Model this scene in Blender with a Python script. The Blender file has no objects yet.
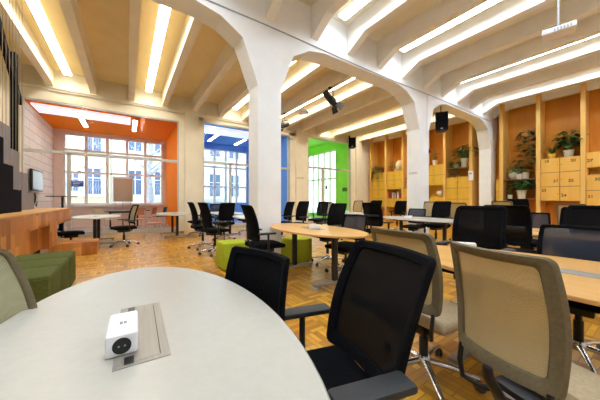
import bpy, bmesh, math, random
from mathutils import Vector, Matrix, noise
random.seed(7)
SC = bpy.context.scene
COL = SC.collection
PI = math.pi
CX, CY = 0.828, 0.561          # camera axes in room coordinates (room X runs along the arcade, Y towards the windows)
EYE = 1.17

def room(x, d):                 # metres right of / ahead of the viewpoint -> room coordinates
    return (CX*x + CY*d, -CY*x + CX*d)
def ang(x, d):                  # heading given the same way
    a = room(x, d)
    return math.atan2(a[1], a[0])

# ------------------------------------------------------------------ materials
def nodes(name):
    m = bpy.data.materials.new(name); m.use_nodes = True
    nt = m.node_tree
    return m, nt, nt.nodes['Principled BSDF']
def lk(nt, a, b): nt.links.new(a, b)
def coords(nt, scale=(1,1,1), rot=(0,0,0)):
    t = nt.nodes.new('ShaderNodeTexCoord'); mp = nt.nodes.new('ShaderNodeMapping')
    mp.inputs['Scale'].default_value = scale; mp.inputs['Rotation'].default_value = rot
    lk(nt, t.outputs['Object'], mp.inputs['Vector'])
    return mp.outputs['Vector']
def ramp(nt, fac, stops):
    r = nt.nodes.new('ShaderNodeValToRGB')
    els = r.color_ramp.elements
    while len(els) < len(stops): els.new(0.5)
    for e, (p, c) in zip(els, stops):
        e.position = p; e.color = (*c, 1)
    lk(nt, fac, r.inputs['Fac'])
    return r.outputs['Color']
def paint(name, c, rough=0.5, var=0.06, scale=6, metal=0.0, bump=0.0, spec=None, stretch=(1,1,1)):
    m, nt, b = nodes(name)
    v = coords(nt, stretch)
    n = nt.nodes.new('ShaderNodeTexNoise'); n.inputs['Scale'].default_value = scale
    n.inputs['Detail'].default_value = 5
    lk(nt, v, n.inputs['Vector'])
    lo = tuple(max(0, x*(1-var)) for x in c); hi = tuple(min(1, x*(1+var)) for x in c)
    lk(nt, ramp(nt, n.outputs['Fac'], [(0.3, lo), (0.7, hi)]), b.inputs['Base Color'])
    b.inputs['Roughness'].default_value = rough; b.inputs['Metallic'].default_value = metal
    if spec is not None: b.inputs['Specular IOR Level'].default_value = spec
    if bump:
        bp = nt.nodes.new('ShaderNodeBump'); bp.inputs['Strength'].default_value = bump
        bp.inputs['Distance'].default_value = 0.01
        lk(nt, n.outputs['Fac'], bp.inputs['Height']); lk(nt, bp.outputs['Normal'], b.inputs['Normal'])
    return m
def emit(name, c, s):
    m, nt, b = nodes(name)
    b.inputs['Base Color'].default_value = (*c, 1)
    b.inputs['Emission Color'].default_value = (*c, 1); b.inputs['Emission Strength'].default_value = s
    return m
def see_through(name, c, alpha, rough=0.8, scale=260):
    m, nt, b = nodes(name); b.inputs['Specular IOR Level'].default_value = 0.1
    b.inputs['Roughness'].default_value = rough
    v = coords(nt)
    ch = nt.nodes.new('ShaderNodeTexChecker'); ch.inputs['Scale'].default_value = scale
    lk(nt, v, ch.inputs['Vector'])
    ch.inputs['Color1'].default_value = (*[x*0.8 for x in c], 1); ch.inputs['Color2'].default_value = (*[min(1, x*1.2) for x in c], 1)
    lk(nt, ch.outputs['Color'], b.inputs['Base Color'])
    tr = nt.nodes.new('ShaderNodeBsdfTransparent'); mx = nt.nodes.new('ShaderNodeMixShader')
    mx.inputs['Fac'].default_value = alpha
    out = nt.nodes['Material Output']
    lk(nt, tr.outputs[0], mx.inputs[1]); lk(nt, b.outputs[0], mx.inputs[2]); lk(nt, mx.outputs[0], out.inputs['Surface'])
    return m
def glass(name, tint=(1,1,1), refl=0.9):
    m, nt, b = nodes(name); nt.nodes.remove(b)
    tr = nt.nodes.new('ShaderNodeBsdfTransparent'); tr.inputs[0].default_value = (*tint, 1)
    gl = nt.nodes.new('ShaderNodeBsdfGlossy'); gl.inputs['Roughness'].default_value = 0.02
    fr = nt.nodes.new('ShaderNodeFresnel'); fr.inputs['IOR'].default_value = 1.35
    mu = nt.nodes.new('ShaderNodeMath'); mu.operation = 'MULTIPLY'; mu.inputs[1].default_value = refl
    mx = nt.nodes.new('ShaderNodeMixShader')
    lk(nt, fr.outputs[0], mu.inputs[0]); lk(nt, mu.outputs[0], mx.inputs['Fac'])
    lk(nt, tr.outputs[0], mx.inputs[1]); lk(nt, gl.outputs[0], mx.inputs[2])
    lk(nt, mx.outputs[0], nt.nodes['Material Output'].inputs['Surface'])
    return m
def strips(name, stops, w=0.42, h=0.07, rough=0.35, rot=(0,0,0), grain=30, checker=None, mortar=(0.34,0.15,0.03), ms=0.004):
    """wood strips with a random tone each; checker = size of blocks laid crosswise"""
    m, nt, b = nodes(name)
    def brick(r):
        v = coords(nt, (1,1,1), r)
        k = nt.nodes.new('ShaderNodeTexBrick'); lk(nt, v, k.inputs['Vector'])
        k.inputs['Scale'].default_value = 1; k.inputs['Brick Width'].default_value = w; k.inputs['Row Height'].default_value = h
        k.inputs['Mortar Size'].default_value = ms; k.inputs['Mortar Smooth'].default_value = 0.3
        k.inputs['Color1'].default_value = (0,0,0,1); k.inputs['Color2'].default_value = (1,1,1,1); k.inputs['Mortar'].default_value = (0.5,0.5,0.5,1)
        n = nt.nodes.new('ShaderNodeTexNoise'); n.inputs['Scale'].default_value = grain; n.inputs['Detail'].default_value = 4
        v2 = coords(nt, (0.12,1,1), r); lk(nt, v2, n.inputs['Vector'])
        mix = nt.nodes.new('ShaderNodeMix'); mix.data_type = 'RGBA'; mix.inputs['Factor'].default_value = 0.35
        lk(nt, k.outputs['Color'], mix.inputs[6]); lk(nt, n.outputs['Fac'], mix.inputs[7])
        return mix.outputs[2], k.outputs['Fac']
    a, fa = brick(rot)
    if checker:
        c2, f2 = brick((rot[0], rot[1], rot[2]+PI/2))
        ch = nt.nodes.new('ShaderNodeTexChecker'); ch.inputs['Scale'].default_value = 1/checker
        t = coords(nt); lk(nt, t, ch.inputs['Vector'])
        mx = nt.nodes.new('ShaderNodeMix'); mx.data_type = 'RGBA'
        lk(nt, ch.outputs['Fac'], mx.inputs['Factor']); lk(nt, a, mx.inputs[6]); lk(nt, c2, mx.inputs[7])
        mf = nt.nodes.new('ShaderNodeMix'); mf.data_type = 'FLOAT'
        lk(nt, ch.outputs['Fac'], mf.inputs[0]); lk(nt, fa, mf.inputs[2]); lk(nt, f2, mf.inputs[3])
        a, fa = mx.outputs[2], mf.outputs[0]
    col = ramp(nt, a, stops)
    mm = nt.nodes.new('ShaderNodeMix'); mm.data_type = 'RGBA'; mm.inputs[7].default_value = (*mortar, 1)
    lk(nt, fa, mm.inputs['Factor']); lk(nt, col, mm.inputs[6]); lk(nt, mm.outputs[2], b.inputs['Base Color'])
    b.inputs['Roughness'].default_value = rough
    return m
def grainy(name, c1, c2, rough=0.45, scale=9, stretch=(1,1,0.06)):
    m, nt, b = nodes(name)
    v = coords(nt, stretch)
    n = nt.nodes.new('ShaderNodeTexNoise'); n.inputs['Scale'].default_value = scale; n.inputs['Detail'].default_value = 6
    n.inputs['Distortion'].default_value = 0.6
    lk(nt, v, n.inputs['Vector'])
    lk(nt, ramp(nt, n.outputs['Fac'], [(0.25, c1), (0.75, c2)]), b.inputs['Base Color'])
    b.inputs['Roughness'].default_value = rough
    return m

M = {}
M['floor'] = strips('parquet', [(0.1,(0.26,0.095,0.008)),(0.45,(0.50,0.235,0.02)),(0.75,(0.68,0.36,0.04)),(0.95,(0.86,0.52,0.09))], w=0.30, h=0.05, rough=0.32, checker=0.30)
M['white'] = paint('plaster_white', (0.88,0.91,0.94), 0.7, 0.03, 3)
M['cream'] = paint('plaster_cream', (0.82,0.78,0.66), 0.75, 0.04, 2)
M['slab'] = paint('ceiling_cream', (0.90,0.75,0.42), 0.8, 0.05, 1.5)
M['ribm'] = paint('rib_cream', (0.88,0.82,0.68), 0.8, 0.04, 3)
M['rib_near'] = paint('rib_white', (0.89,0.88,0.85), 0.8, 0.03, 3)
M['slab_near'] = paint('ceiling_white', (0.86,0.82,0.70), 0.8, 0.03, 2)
M['orange'] = paint('orange_paint', (0.97,0.25,0.004), 0.8, 0.04, 3, spec=0.1)
M['blue'] = paint('blue_paint', (0.17,0.40,0.88), 0.8, 0.04, 3, spec=0.1)
M['green'] = paint('green_paint', (0.44,0.88,0.18), 0.8, 0.04, 3, spec=0.1)
M['pinkish'] = paint('sill_paint', (0.80,0.64,0.58), 0.6, 0.03, 4)
M['grey_floor'] = paint('vinyl_floor', (0.52,0.45,0.47), 0.25, 0.08, 2)
M['brickw'] = None
def whitebrick():
    m, nt, b = nodes('painted_brick')
    v = coords(nt, (1,1,1), (0, PI/2, PI/2))
    t = nt.nodes.new('ShaderNodeTexCoord'); s = nt.nodes.new('ShaderNodeSeparateXYZ'); c = nt.nodes.new('ShaderNodeCombineXYZ')
    lk(nt, t.outputs['Object'], s.inputs[0]); lk(nt, s.outputs['Y'], c.inputs['X']); lk(nt, s.outputs['Z'], c.inputs['Y'])
    k = nt.nodes.new('ShaderNodeTexBrick'); lk(nt, c.outputs[0], k.inputs['Vector'])
    k.inputs['Scale'].default_value = 1; k.inputs['Brick Width'].default_value = 0.9; k.inputs['Row Height'].default_value = 0.28
    k.inputs['Mortar Size'].default_value = 0.012
    k.inputs['Color1'].default_value = (0.82,0.78,0.74,1); k.inputs['Color2'].default_value = (0.76,0.72,0.69,1); k.inputs['Mortar'].default_value = (0.5,0.44,0.42,1)
    lk(nt, k.outputs['Color'], b.inputs['Base Color']); b.inputs['Roughness'].default_value = 0.7
    return m
M['brickw'] = whitebrick()
M['frame_white'] = paint('white_frame', (0.80,0.80,0.82), 0.4, 0.02)
M['frame_grey'] = paint('steel_frame', (0.55,0.55,0.54), 0.35, 0.04, metal=0.4)
M['glass'] = glass('clear_glass', (0.97,0.985,0.98), 0.25)
M['lamp'] = emit('lamp_diffuser_warm', (1.0,0.94,0.80), 14)
M['lamp_near'] = emit('lamp_diffuser_neutral', (0.79,0.90,1.0), 14)
M['strip'] = emit('small_lamp', (1.0,0.95,0.85), 12)
M['panelw'] = emit('panel_added_glow', (0.84,0.89,1.0), 0.42)  # glow added to a white panel so it reads pale and brightens the rooms
M['housing'] = emit('housing_added_glow', (1.0,0.95,0.80), 0.4)  # glow added to the light-bar housings to brighten the slab above
M['black_fab'] = paint('black_fabric', (0.006,0.006,0.008), 0.95, 0.3, 60, bump=0.1, spec=0.08)
M['black_pl'] = paint('black_plastic', (0.018,0.018,0.022), 0.42, 0.15, 12, spec=0.35)
M['pad_pl'] = paint('armrest_plastic', (0.022,0.025,0.03), 0.5, 0.15, 30, spec=0.4)
M['black_mesh'] = see_through('black_mesh', (0.004,0.004,0.005), 0.985)
M['blue_mesh'] = see_through('slate_mesh', (0.035,0.045,0.07), 0.9)
M['taupe'] = paint('taupe_fabric', (0.17,0.14,0.085), 0.85, 0.12, 80, bump=0.2, spec=0.2)
M['beige_mesh'] = see_through('beige_mesh', (0.50,0.39,0.20), 0.88, scale=330)
M['beige_seat'] = paint('beige_seat_fabric', (0.46,0.37,0.24), 0.9, 0.1, 70, bump=0.15, spec=0.2)
M['olive_mesh'] = see_through('olive_mesh', (0.37,0.35,0.22), 0.93, scale=330)
M['chrome'] = paint('polished_aluminium', (0.62,0.62,0.63), 0.22, 0.05, 5, metal=0.95)
M['caster'] = paint('caster_rubber', (0.05,0.05,0.06), 0.5, 0.1)
M['ttop_white'] = paint('white_laminate', (0.49,0.475,0.43), 0.33, 0.03, 40, spec=0.45)
M['ttop_wood'] = grainy('beech_laminate', (0.64,0.33,0.085), (0.74,0.43,0.13), 0.33, 9, (1,0.08,1))
M['edge_wood'] = paint('beech_edge', (0.62,0.34,0.12), 0.4, 0.05)
M['edge_white'] = paint('pale_edge', (0.72,0.70,0.66), 0.4, 0.03)
M['leg_black'] = paint('black_steel', (0.02,0.02,0.025), 0.4, 0.1, spec=0.4)
M['alu'] = paint('brushed_aluminium', (0.30,0.28,0.25), 0.4, 0.15, 60, metal=0.3, stretch=(1,0.05,1))
M['white_pl'] = paint('white_plastic', (0.84,0.85,0.90), 0.3, 0.02)
M['lime'] = paint('lime_felt', (0.42,0.50,0.03), 0.9, 0.12, 40, bump=0.2, spec=0.2)
M['olive'] = paint('olive_felt', (0.085,0.10,0.024), 0.92, 0.14, 40, bump=0.2, spec=0.2)
M['ply'] = grainy('birch_ply', (0.78,0.45,0.10), (0.88,0.56,0.17), 0.5)
M['lock'] = grainy('locker_ply', (0.80,0.44,0.07), (0.90,0.54,0.12), 0.5, 6)
M['lock_y'] = grainy('locker_yellow_ply', (0.66,0.40,0.035), (0.80,0.50,0.06), 0.5, 6)
M['rust'] = grainy('orange_mdf', (0.58,0.20,0.008), (0.74,0.31,0.02), 0.5, 3, (1,1,0.2))
M['dark_in'] = paint('dark_recess', (0.16,0.045,0.01), 0.7)
M['shelfw'] = paint('walnut_shelf', (0.30,0.15,0.07), 0.5, 0.1)
M['block'] = strips('oak_block', [(0.1,(0.36,0.12,0.02)),(0.5,(0.60,0.26,0.055)),(0.9,(0.80,0.43,0.13))], w=0.42, h=0.13, rough=0.4, rot=(0,PI/2,0), grain=20, ms=0.002)
def blockmat():
    m, nt, b = nodes('oak_end_blocks')
    t = nt.nodes.new('ShaderNodeTexCoord'); s = nt.nodes.new('ShaderNodeSeparateXYZ'); c = nt.nodes.new('ShaderNodeCombineXYZ')
    ad = nt.nodes.new('ShaderNodeMath'); lk(nt, t.outputs['Object'], s.inputs[0])
    lk(nt, s.outputs['X'], ad.inputs[0]); lk(nt, s.outputs['Y'], ad.inputs[1])
    lk(nt, s.outputs['Z'], c.inputs['X']); lk(nt, ad.outputs[0], c.inputs['Y'])
    k = nt.nodes.new('ShaderNodeTexBrick'); lk(nt, c.outputs[0], k.inputs['Vector'])
    k.inputs['Scale'].default_value = 1; k.inputs['Brick Width'].default_value = 0.37; k.inputs['Row Height'].default_value = 0.15
    k.inputs['Mortar Size'].default_value = 0.002
    k.inputs['Color1'].default_value = (0,0,0,1); k.inputs['Color2'].default_value = (1,1,1,1); k.inputs['Mortar'].default_value = (0.2,0.2,0.2,1)
    n = nt.nodes.new('ShaderNodeTexNoise'); n.inputs['Scale'].default_value = 22
    mp = nt.nodes.new('ShaderNodeMapping'); mp.inputs['Scale'].default_value = (1,1,0.15)
    lk(nt, t.outputs['Object'], mp.inputs['Vector']); lk(nt, mp.outputs[0], n.inputs['Vector'])
    mix = nt.nodes.new('ShaderNodeMix'); mix.data_type = 'RGBA'; mix.inputs['Factor'].default_value = 0.4
    lk(nt, k.outputs['Color'], mix.inputs[6]); lk(nt, n.outputs['Fac'], mix.inputs[7])
    lk(nt, ramp(nt, mix.outputs[2], [(0.15,(0.30,0.10,0.02)),(0.5,(0.55,0.22,0.05)),(0.85,(0.74,0.38,0.11))]), b.inputs['Base Color'])
    b.inputs['Roughness'].default_value = 0.35
    return m
M['block'] = blockmat()
M['stair_black'] = paint('black_stair_steel', (0.008,0.008,0.014), 0.9, 0.1, spec=0.08)
M['stair_grey'] = paint('grey_stair_paint', (0.22,0.22,0.27), 0.6, 0.05)
M['cord'] = paint('pale_cord', (0.40,0.34,0.22), 0.7)
M['leaf'] = paint('leaf_green', (0.035,0.11,0.025), 0.5, 0.5, 9)
M['leaf2'] = paint('leaf_light', (0.09,0.20,0.04), 0.5, 0.4, 9)
M['leaf3'] = paint('leaf_red', (0.25,0.05,0.04), 0.5, 0.4, 9)
M['pot_white'] = paint('white_ceramic', (0.80,0.78,0.72), 0.35)
M['pot_yellow'] = paint('yellow_ceramic', (0.85,0.55,0.06), 0.35)
M['pot_red'] = paint('terracotta', (0.55,0.12,0.04), 0.5)
M['egg'] = paint('egg_white', (0.80,0.70,0.52), 0.45, 0.05)
M['globe'] = paint('mottled_white', (0.78,0.76,0.70), 0.5, 0.12, 14)
M['ink'] = paint('black_ink', (0.01,0.01,0.012), 0.5, 0)
M['hole'] = paint('socket_black', (0.012,0.012,0.012), 0.35, 0)
M['screen'] = paint('display_glass', (0.42,0.55,0.62), 0.15, 0.1, 2)
M['sign_blue'] = paint('sign_blue', (0.02,0.07,0.35), 0.4, 0.05)
M['sign_green'] = paint('sign_dark_green', (0.03,0.16,0.04), 0.4, 0.05)
M['grey_text'] = paint('grey_lettering', (0.35,0.34,0.34), 0.6, 0)
M['paper'] = paint('kraft_board', (0.52,0.40,0.30), 0.7, 0.05)
M['facade'] = paint('facade_cream', (0.86,0.80,0.66), 0.8, 0.05, 1)
M['facade_w'] = paint('facade_white', (0.88,0.89,0.90), 0.8, 0.04, 1)
M['win_blue'] = paint('far_window', (0.10,0.15,0.30), 0.2, 0.1)
M['rail'] = paint('balcony_iron', (0.30,0.36,0.50), 0.5, 0.1)
M['street'] = paint('street_asphalt', (0.4,0.4,0.4), 0.9, 0.1)
M['bark'] = paint('plane_bark', (0.40,0.43,0.50), 0.9, 0.25, 5)
M['wood_chair'] = paint('salmon_wood', (0.62,0.30,0.16), 0.5, 0.1)
M['books'] = [paint('book_red', (0.45,0.03,0.02), 0.6), paint('book_white', (0.75,0.72,0.66), 0.6), paint('book_dark', (0.03,0.03,0.04), 0.6), paint('book_brown', (0.22,0.06,0.03), 0.6)]
M['conduit'] = paint('grey_cable', (0.42,0.44,0.50), 0.5, 0.05)

# ------------------------------------------------------------------ mesh helpers
def B(): return bmesh.new()
def box(bm, x0, x1, y0, y1, z0, z1, bev=0.0, seg=2, mat=None):
    r = bmesh.ops.create_cube(bm, size=1)
    vs = r['verts']
    for v in vs:
        v.co = Vector(((x0+x1)/2 + v.co.x*(x1-x0), (y0+y1)/2 + v.co.y*(y1-y0), (z0+z1)/2 + v.co.z*(z1-z0)))
    if bev:
        es = list({e for v in vs for e in v.link_edges})
        r2 = bmesh.ops.bevel(bm, geom=es, offset=bev, segments=seg, profile=0.6, affect='EDGES')
        vs = list({v for f in r2['faces'] for v in f.verts} | {v for v in vs if v.is_valid})
    if mat is not None:
        for v in vs: v.co = mat @ v.co
    return vs
def tube(bm, pts, r, n=8, caps=True, flat=1.0):
    pts = [Vector(p) for p in pts]
    rings = []
    rs = r if isinstance(r, (list, tuple)) else [r]*len(pts)
    up0 = None
    for i, p in enumerate(pts):
        d = (pts[min(i+1, len(pts)-1)] - pts[max(i-1, 0)])
        d = d.normalized() if d.length > 1e-9 else Vector((0,0,1))
        ref = Vector((0,0,1)) if abs(d.z) < 0.95 else Vector((1,0,0))
        a = d.cross(ref).normalized(); b = a.cross(d).normalized()
        rings.append([bm.verts.new(p + a*math.cos(2*PI*k/n)*rs[i] + b*math.sin(2*PI*k/n)*rs[i]*flat) for k in range(n)])
    for i in range(len(rings)-1):
        for k in range(n):
            bm.faces.new((rings[i][k], rings[i][(k+1)%n], rings[i+1][(k+1)%n], rings[i+1][k]))
    if caps:
        bm.faces.new(rings[0]); bm.faces.new(rings[-1][::-1])
def lathe(bm, prof, n=20, c=(0,0,0)):
    rings = []
    for r, z in prof:
        rings.append([bm.verts.new((c[0]+r*math.cos(2*PI*k/n), c[1]+r*math.sin(2*PI*k/n), c[2]+z)) for k in range(n)])
    for i in range(len(rings)-1):
        for k in range(n):
            bm.faces.new((rings[i][k], rings[i][(k+1)%n], rings[i+1][(k+1)%n], rings[i+1][k]))
    bm.faces.new(rings[0][::-1]); bm.faces.new(rings[-1])
def prism(bm, pts, off):
    """extrude closed outline pts (3d) by vector off"""
    off = Vector(off)
    a = [bm.verts.new(p) for p in pts]; b = [bm.verts.new(Vector(p)+off) for p in pts]
    bm.faces.new(a); bm.faces.new(b[::-1])
    n = len(pts)
    for i in range(n): bm.faces.new((a[i], b[i], b[(i+1)%n], a[(i+1)%n]))
def ellipse_slab(bm, a, b, z0, z1, n=72, bev=0.004):
    prof = [(1-bev/a*1.0, z0), (1, z0+bev), (1, z1-bev), (1-bev/a, z1)]
    rings = [[bm.verts.new((a*s*math.cos(2*PI*k/n), b*s*math.sin(2*PI*k/n), z)) for k in range(n)] for s, z in prof]
    for i in range(3):
        for k in range(n): bm.faces.new((rings[i][k], rings[i][(k+1)%n], rings[i+1][(k+1)%n], rings[i+1][k]))
    bm.faces.new(rings[0][::-1]); bm.faces.new(rings[-1])
def obj(name, bm, m, parent=None, loc=(0,0,0), smooth=35, rot=None):
    bmesh.ops.recalc_face_normals(bm, faces=bm.faces)
    me = bpy.data.meshes.new(name); bm.to_mesh(me); bm.free()
    me.materials.append(m)
    if smooth:
        me.polygons.foreach_set('use_smooth', [True]*len(me.polygons)); me.set_sharp_from_angle(angle=math.radians(smooth))
    o = bpy.data.objects.new(name, me); COL.objects.link(o)
    o.location = loc
    if rot: o.rotation_euler = rot
    if parent: o.parent = parent
    return o
def tag(o, label, cat, group=None):
    o['label'] = label; o['category'] = cat
    if group: o['group'] = group
    return o
def thing(name, label, cat, loc=(0,0,0), rz=0, group=None):
    o = bpy.data.objects.new(name, None); COL.objects.link(o)
    o.location = loc; o.rotation_euler = (0,0,rz); o.empty_display_size = 0.1
    return tag(o, label, cat, group)
def struct(name, bm, m, smooth=30, parent=None):
    o = obj(name, bm, m, parent, smooth=smooth)
    if not parent: o['kind'] = 'structure'
    return o
KIDS = {}
def kids(o): return [c for c in COL.objects if c.parent == o]
def dup(root, loc, rz, label, group=None, dz=0, scale=None):
    r = root.copy(); COL.objects.link(r); r.location = loc; r.rotation_euler = (0,0,rz)
    r['label'] = label
    if group: r['group'] = group
    if scale: r.scale = (scale,)*3
    for ch in kids(root):
        c = ch.copy(); COL.objects.link(c); c.parent = r
        stem = ch.name.split('.')[0]
        if dz and stem not in ('base', 'caster'): c.location.z += dz
        for g in kids(ch):
            d = g.copy(); COL.objects.link(d); d.parent = c
    return r
def boxobj(name, m, x0, x1, y0, y1, z0, z1, parent=None, bev=0, loc=(0,0,0)):
    bm = B(); box(bm, x0, x1, y0, y1, z0, z1, bev); return obj(name, bm, m, parent, loc)

# ------------------------------------------------------------------ the hall
XL, XR, YB, YG = -2.65, 12.65, -2.6, 10.5
YA0, YA1 = 4.15, 4.56
S = 1.015
ZS, ZR = 5.08, 4.62
bm = B(); box(bm, XL-0.2, XR+0.2, YB-0.2, YG+0.12, -0.15, 0); struct('floor', bm, M['floor'])
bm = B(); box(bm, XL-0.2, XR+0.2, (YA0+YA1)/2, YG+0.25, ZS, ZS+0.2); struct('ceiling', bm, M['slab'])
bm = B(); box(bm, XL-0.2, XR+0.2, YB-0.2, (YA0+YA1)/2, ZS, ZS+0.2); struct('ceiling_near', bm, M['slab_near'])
bm = B(); box(bm, XL-0.2, XL, YB, YG, 0, ZS); struct('wall_left', bm, M['cream'])
bm = B(); box(bm, XL, XR, YB-0.2, YB, 0, ZS); struct('wall_front', bm, M['white'])
bm = B(); box(bm, XR, XR+0.15, YB, YG, 0, ZS); struct('wall_right', bm, M['rust'])
# arcade: one continuous plastered wall with its columns
cols = [-2.93, 2.148, 7.225, 12.24]
hw = 0.235
half = [(0,3.22),(0.28,3.95),(0.65,4.17),(1.05,4.25)]
bm = B()
prof = [(XL, 3.3)]
for i, c in enumerate(cols):
    if i: prof += [(c-hw-dx, z) for dx, z in reversed(half)]
    if i < 3: prof += [(c+hw+dx, z) for dx, z in half if c+hw+dx > XL]
prof += [(cols[3]+hw, 3.22), (XR, 4.0)]
prof = sorted(set(prof))
lo0 = [bm.verts.new((x, YA0, z)) for x, z in prof]; lo1 = [bm.verts.new((x, YA1, z)) for x, z in prof]
hi0 = [bm.verts.new((x, YA0, ZS)) for x, z in prof]; hi1 = [bm.verts.new((x, YA1, ZS)) for x, z in prof]
for i in range(len(prof)-1):
    bm.faces.new((lo0[i], lo0[i+1], hi0[i+1], hi0[i])); bm.faces.new((lo1[i], hi1[i], hi1[i+1], lo1[i+1]))
    x0_, x1_ = prof[i][0], prof[i+1][0]
    col_ = [c for c in cols if abs(c-hw-x0_) < 1e-4 and abs(c+hw-x1_) < 1e-4]
    if col_:
        f0 = [bm.verts.new((x, y, 0)) for x, y in ((x0_,YA0),(x1_,YA0),(x1_,YA1),(x0_,YA1))]
        q = [lo0[i], lo0[i+1], lo1[i+1], lo1[i]]
        for j in range(4): bm.faces.new((f0[j], f0[(j+1)%4], q[(j+1)%4], q[j]))
    else: bm.faces.new((lo0[i], lo1[i], lo1[i+1], lo0[i+1]))
struct('wall_arcade', bm, M['white'], smooth=None)
# ribs
k = 0
for i in range(-4, 11):
    x = 2.148 + S*i
    bm = B()
    w = 0.085
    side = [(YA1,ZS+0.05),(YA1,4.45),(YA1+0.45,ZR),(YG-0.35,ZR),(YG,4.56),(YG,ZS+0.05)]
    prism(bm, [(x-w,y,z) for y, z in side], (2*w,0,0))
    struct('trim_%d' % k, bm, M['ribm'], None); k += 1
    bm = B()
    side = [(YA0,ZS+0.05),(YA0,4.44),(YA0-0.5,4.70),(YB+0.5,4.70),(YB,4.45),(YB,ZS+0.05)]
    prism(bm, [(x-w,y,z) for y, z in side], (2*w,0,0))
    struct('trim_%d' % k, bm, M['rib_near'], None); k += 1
# window-side wall with three openings
bm = B()
for x0, x1 in ((XL,-2.51),(1.61,2.49),(6.54,7.6),(10.66,XR)):
    box(bm, x0, x1, YG, YG+0.3, 0, 4.15)
box(bm, XL, XR, YG, YG+0.3, 4.40, ZS)
box(bm, XL, 2.0, YG, YG+0.3, 4.14, 4.41); box(bm, 2.0, 7.0, YG, YG+0.3, 4.30, 4.41); box(bm, 2.0, 2.49, YG, YG+0.3, 4.1, 4.41); box(bm, 6.54, 7.6, YG, YG+0.3, 4.1, 4.45); box(bm, 10.66, XR, YG, YG+0.3, 4.1, 4.45)
struct('wall_back', bm, M['cream'], None)
bm = B()
for x0, x1 in ((XL,1.80),(2.35,6.85),(7.3,12.0)):
    box(bm, x0, x1, YG-0.05, YG, 4.44, 4.50); box(bm, x0, x1, YG-0.09, YG, 4.50, 4.56)
struct('trim_%d' % k, bm, M['cream'], None); k += 1
bm = B()
for c in (2.05, 7.07): box(bm, c-0.24, c+0.24, YG-0.10, YG, 0, 4.6)
box(bm, 11.0, 11.5, YG-0.1, YG, 0, 4.6)
struct('trim_%d' % k, bm, M['cream'], None); k += 1
bm = B(); box(bm, -2.51, 1.61, YG-0.02, YG+0.02, 0, 0.1); box(bm, 2.49, 6.54, YG-0.02, YG+0.02, 0, 0.1); box(bm, 7.6, 10.66, YG-0.02, YG+0.02, 0, 0.1)
struct('baseboard_back', bm, M['frame_grey'], None)

def glazing(name, x0, x1, top, ztr, posts, door=None):
    bm = B(); f = 0.035
    box(bm, x0, x1, YG+0.02, YG+0.09, top-0.04, top); box(bm, x0, x0+0.04, YG+0.02, YG+0.09, 0.1, top); box(bm, x1-0.04, x1, YG+0.02, YG+0.09, 0.1, top)
    box(bm, x0, x1, YG+0.01, YG+0.09, ztr-0.05, ztr+0.05)
    for p in posts: box(bm, p-0.045, p+0.045, YG+0.01, YG+0.09, 0.1, ztr)
    box(bm, x0, x1, YG+0.02, YG+0.09, 0.1, 0.16)
    o = struct(name, bm, M['frame_grey'], None)
    g = B(); box(g, x0+0.02, x1-0.02, YG+0.045, YG+0.055, 0.12, top-0.02)
    obj('window_pane', g, M['glass'], o, smooth=None)
    return o
glazing('window_1', -2.51, 1.61, 4.14, 2.62, [-1.49])
glazing('window_2', 2.49, 6.54, 4.30, 2.68, [3.6])
glazing('window_3', 7.6, 10.66, 4.45, 2.85, [8.58])
tag(boxobj('door_handle', M['black_pl'], 8.78, 8.88, YG-0.02, YG+0.015, 1.75, 1.95), 'small black square plate on the frame of the glass front of the green room', 'door plate')

# coloured rooms behind the glass
def back_room(tagname, x0, x1, y1, top, mat_l, mat_r, mat_c, mat_b, win, floorm):
    y0 = YG+0.3
    bm = B(); box(bm, x0-0.15, x1+0.15, YG+0.12, y1+0.3, -0.15, 0.0); struct('floor_'+tagname, bm, floorm, None)
    bm = B(); box(bm, x0-0.15, x1+0.15, y0, y1+0.3, top, top+0.15); struct('ceiling_'+tagname, bm, mat_c, None)
    bm = B(); box(bm, x0-0.15, x0, y0, y1, 0, top); struct('wall_left_'+tagname, bm, mat_l, None)
    if mat_r: bm = B(); box(bm, x1, x1+0.15, y0, y1, 0, top); struct('wall_right_'+tagname, bm, mat_r, None)
    bm = B()
    if win:
        wx0, wx1, wz0, wz1 = win
        box(bm, x0-0.15, wx0, y1, y1+0.3, 0, top); box(bm, wx1, x1+0.15, y1, y1+0.3, 0, top)
        box(bm, wx0, wx1, y1, y1+0.3, 0, wz0); box(bm, wx0, wx1, y1, y1+0.3, wz1, top)
    else: box(bm, x0-0.15, x1+0.15, y1, y1+0.3, 0, top)
    struct('wall_back_'+tagname, bm, mat_b, None)
def mullioned(name, x0, x1, y, z0, z1, nx, zs, m):
    bm = B(); f = 0.06
    box(bm, x0, x1, y, y+0.1, z0, z0+f); box(bm, x0, x1, y, y+0.1, z1-f, z1)
    for i in range(nx+1):
        x = x0 + (x1-x0)*i/nx
        box(bm, max(x0, x-0.055), min(x1, x+0.055), y-0.01, y+0.11, z0, z1)
    for z in zs: box(bm, x0, x1, y-0.005, y+0.105, z-0.045, z+0.045)
    o = struct(name, bm, m, None)
    g = B(); box(g, x0+0.02, x1-0.02, y+0.045, y+0.055, z0+0.02, z1-0.02); obj('window_pane', g, M['glass'], o, smooth=None)
back_room('orange', -2.51, 1.61, 14.3, 4.12, M['brickw'], M['orange'], M['orange'], M['pinkish'], (-2.2,1.45,0.98,3.98), M['grey_floor'])
mullioned('window_4', -2.2, 1.45, 14.35, 0.98, 3.98, 5, [2.35, 3.3], M['frame_white'])
bm = B(); box(bm, -2.3, 1.45, 14.12, 14.3, 0.88, 0.98, 0.01); struct('trim_%d' % k, bm, M['frame_white']); k += 1
back_room('blue', 2.49, 6.54, 14.3, 4.28, M['blue'], M['blue'], M['blue'], M['blue'], (2.75,5.9,0.98,3.98), M['grey_floor'])
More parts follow.
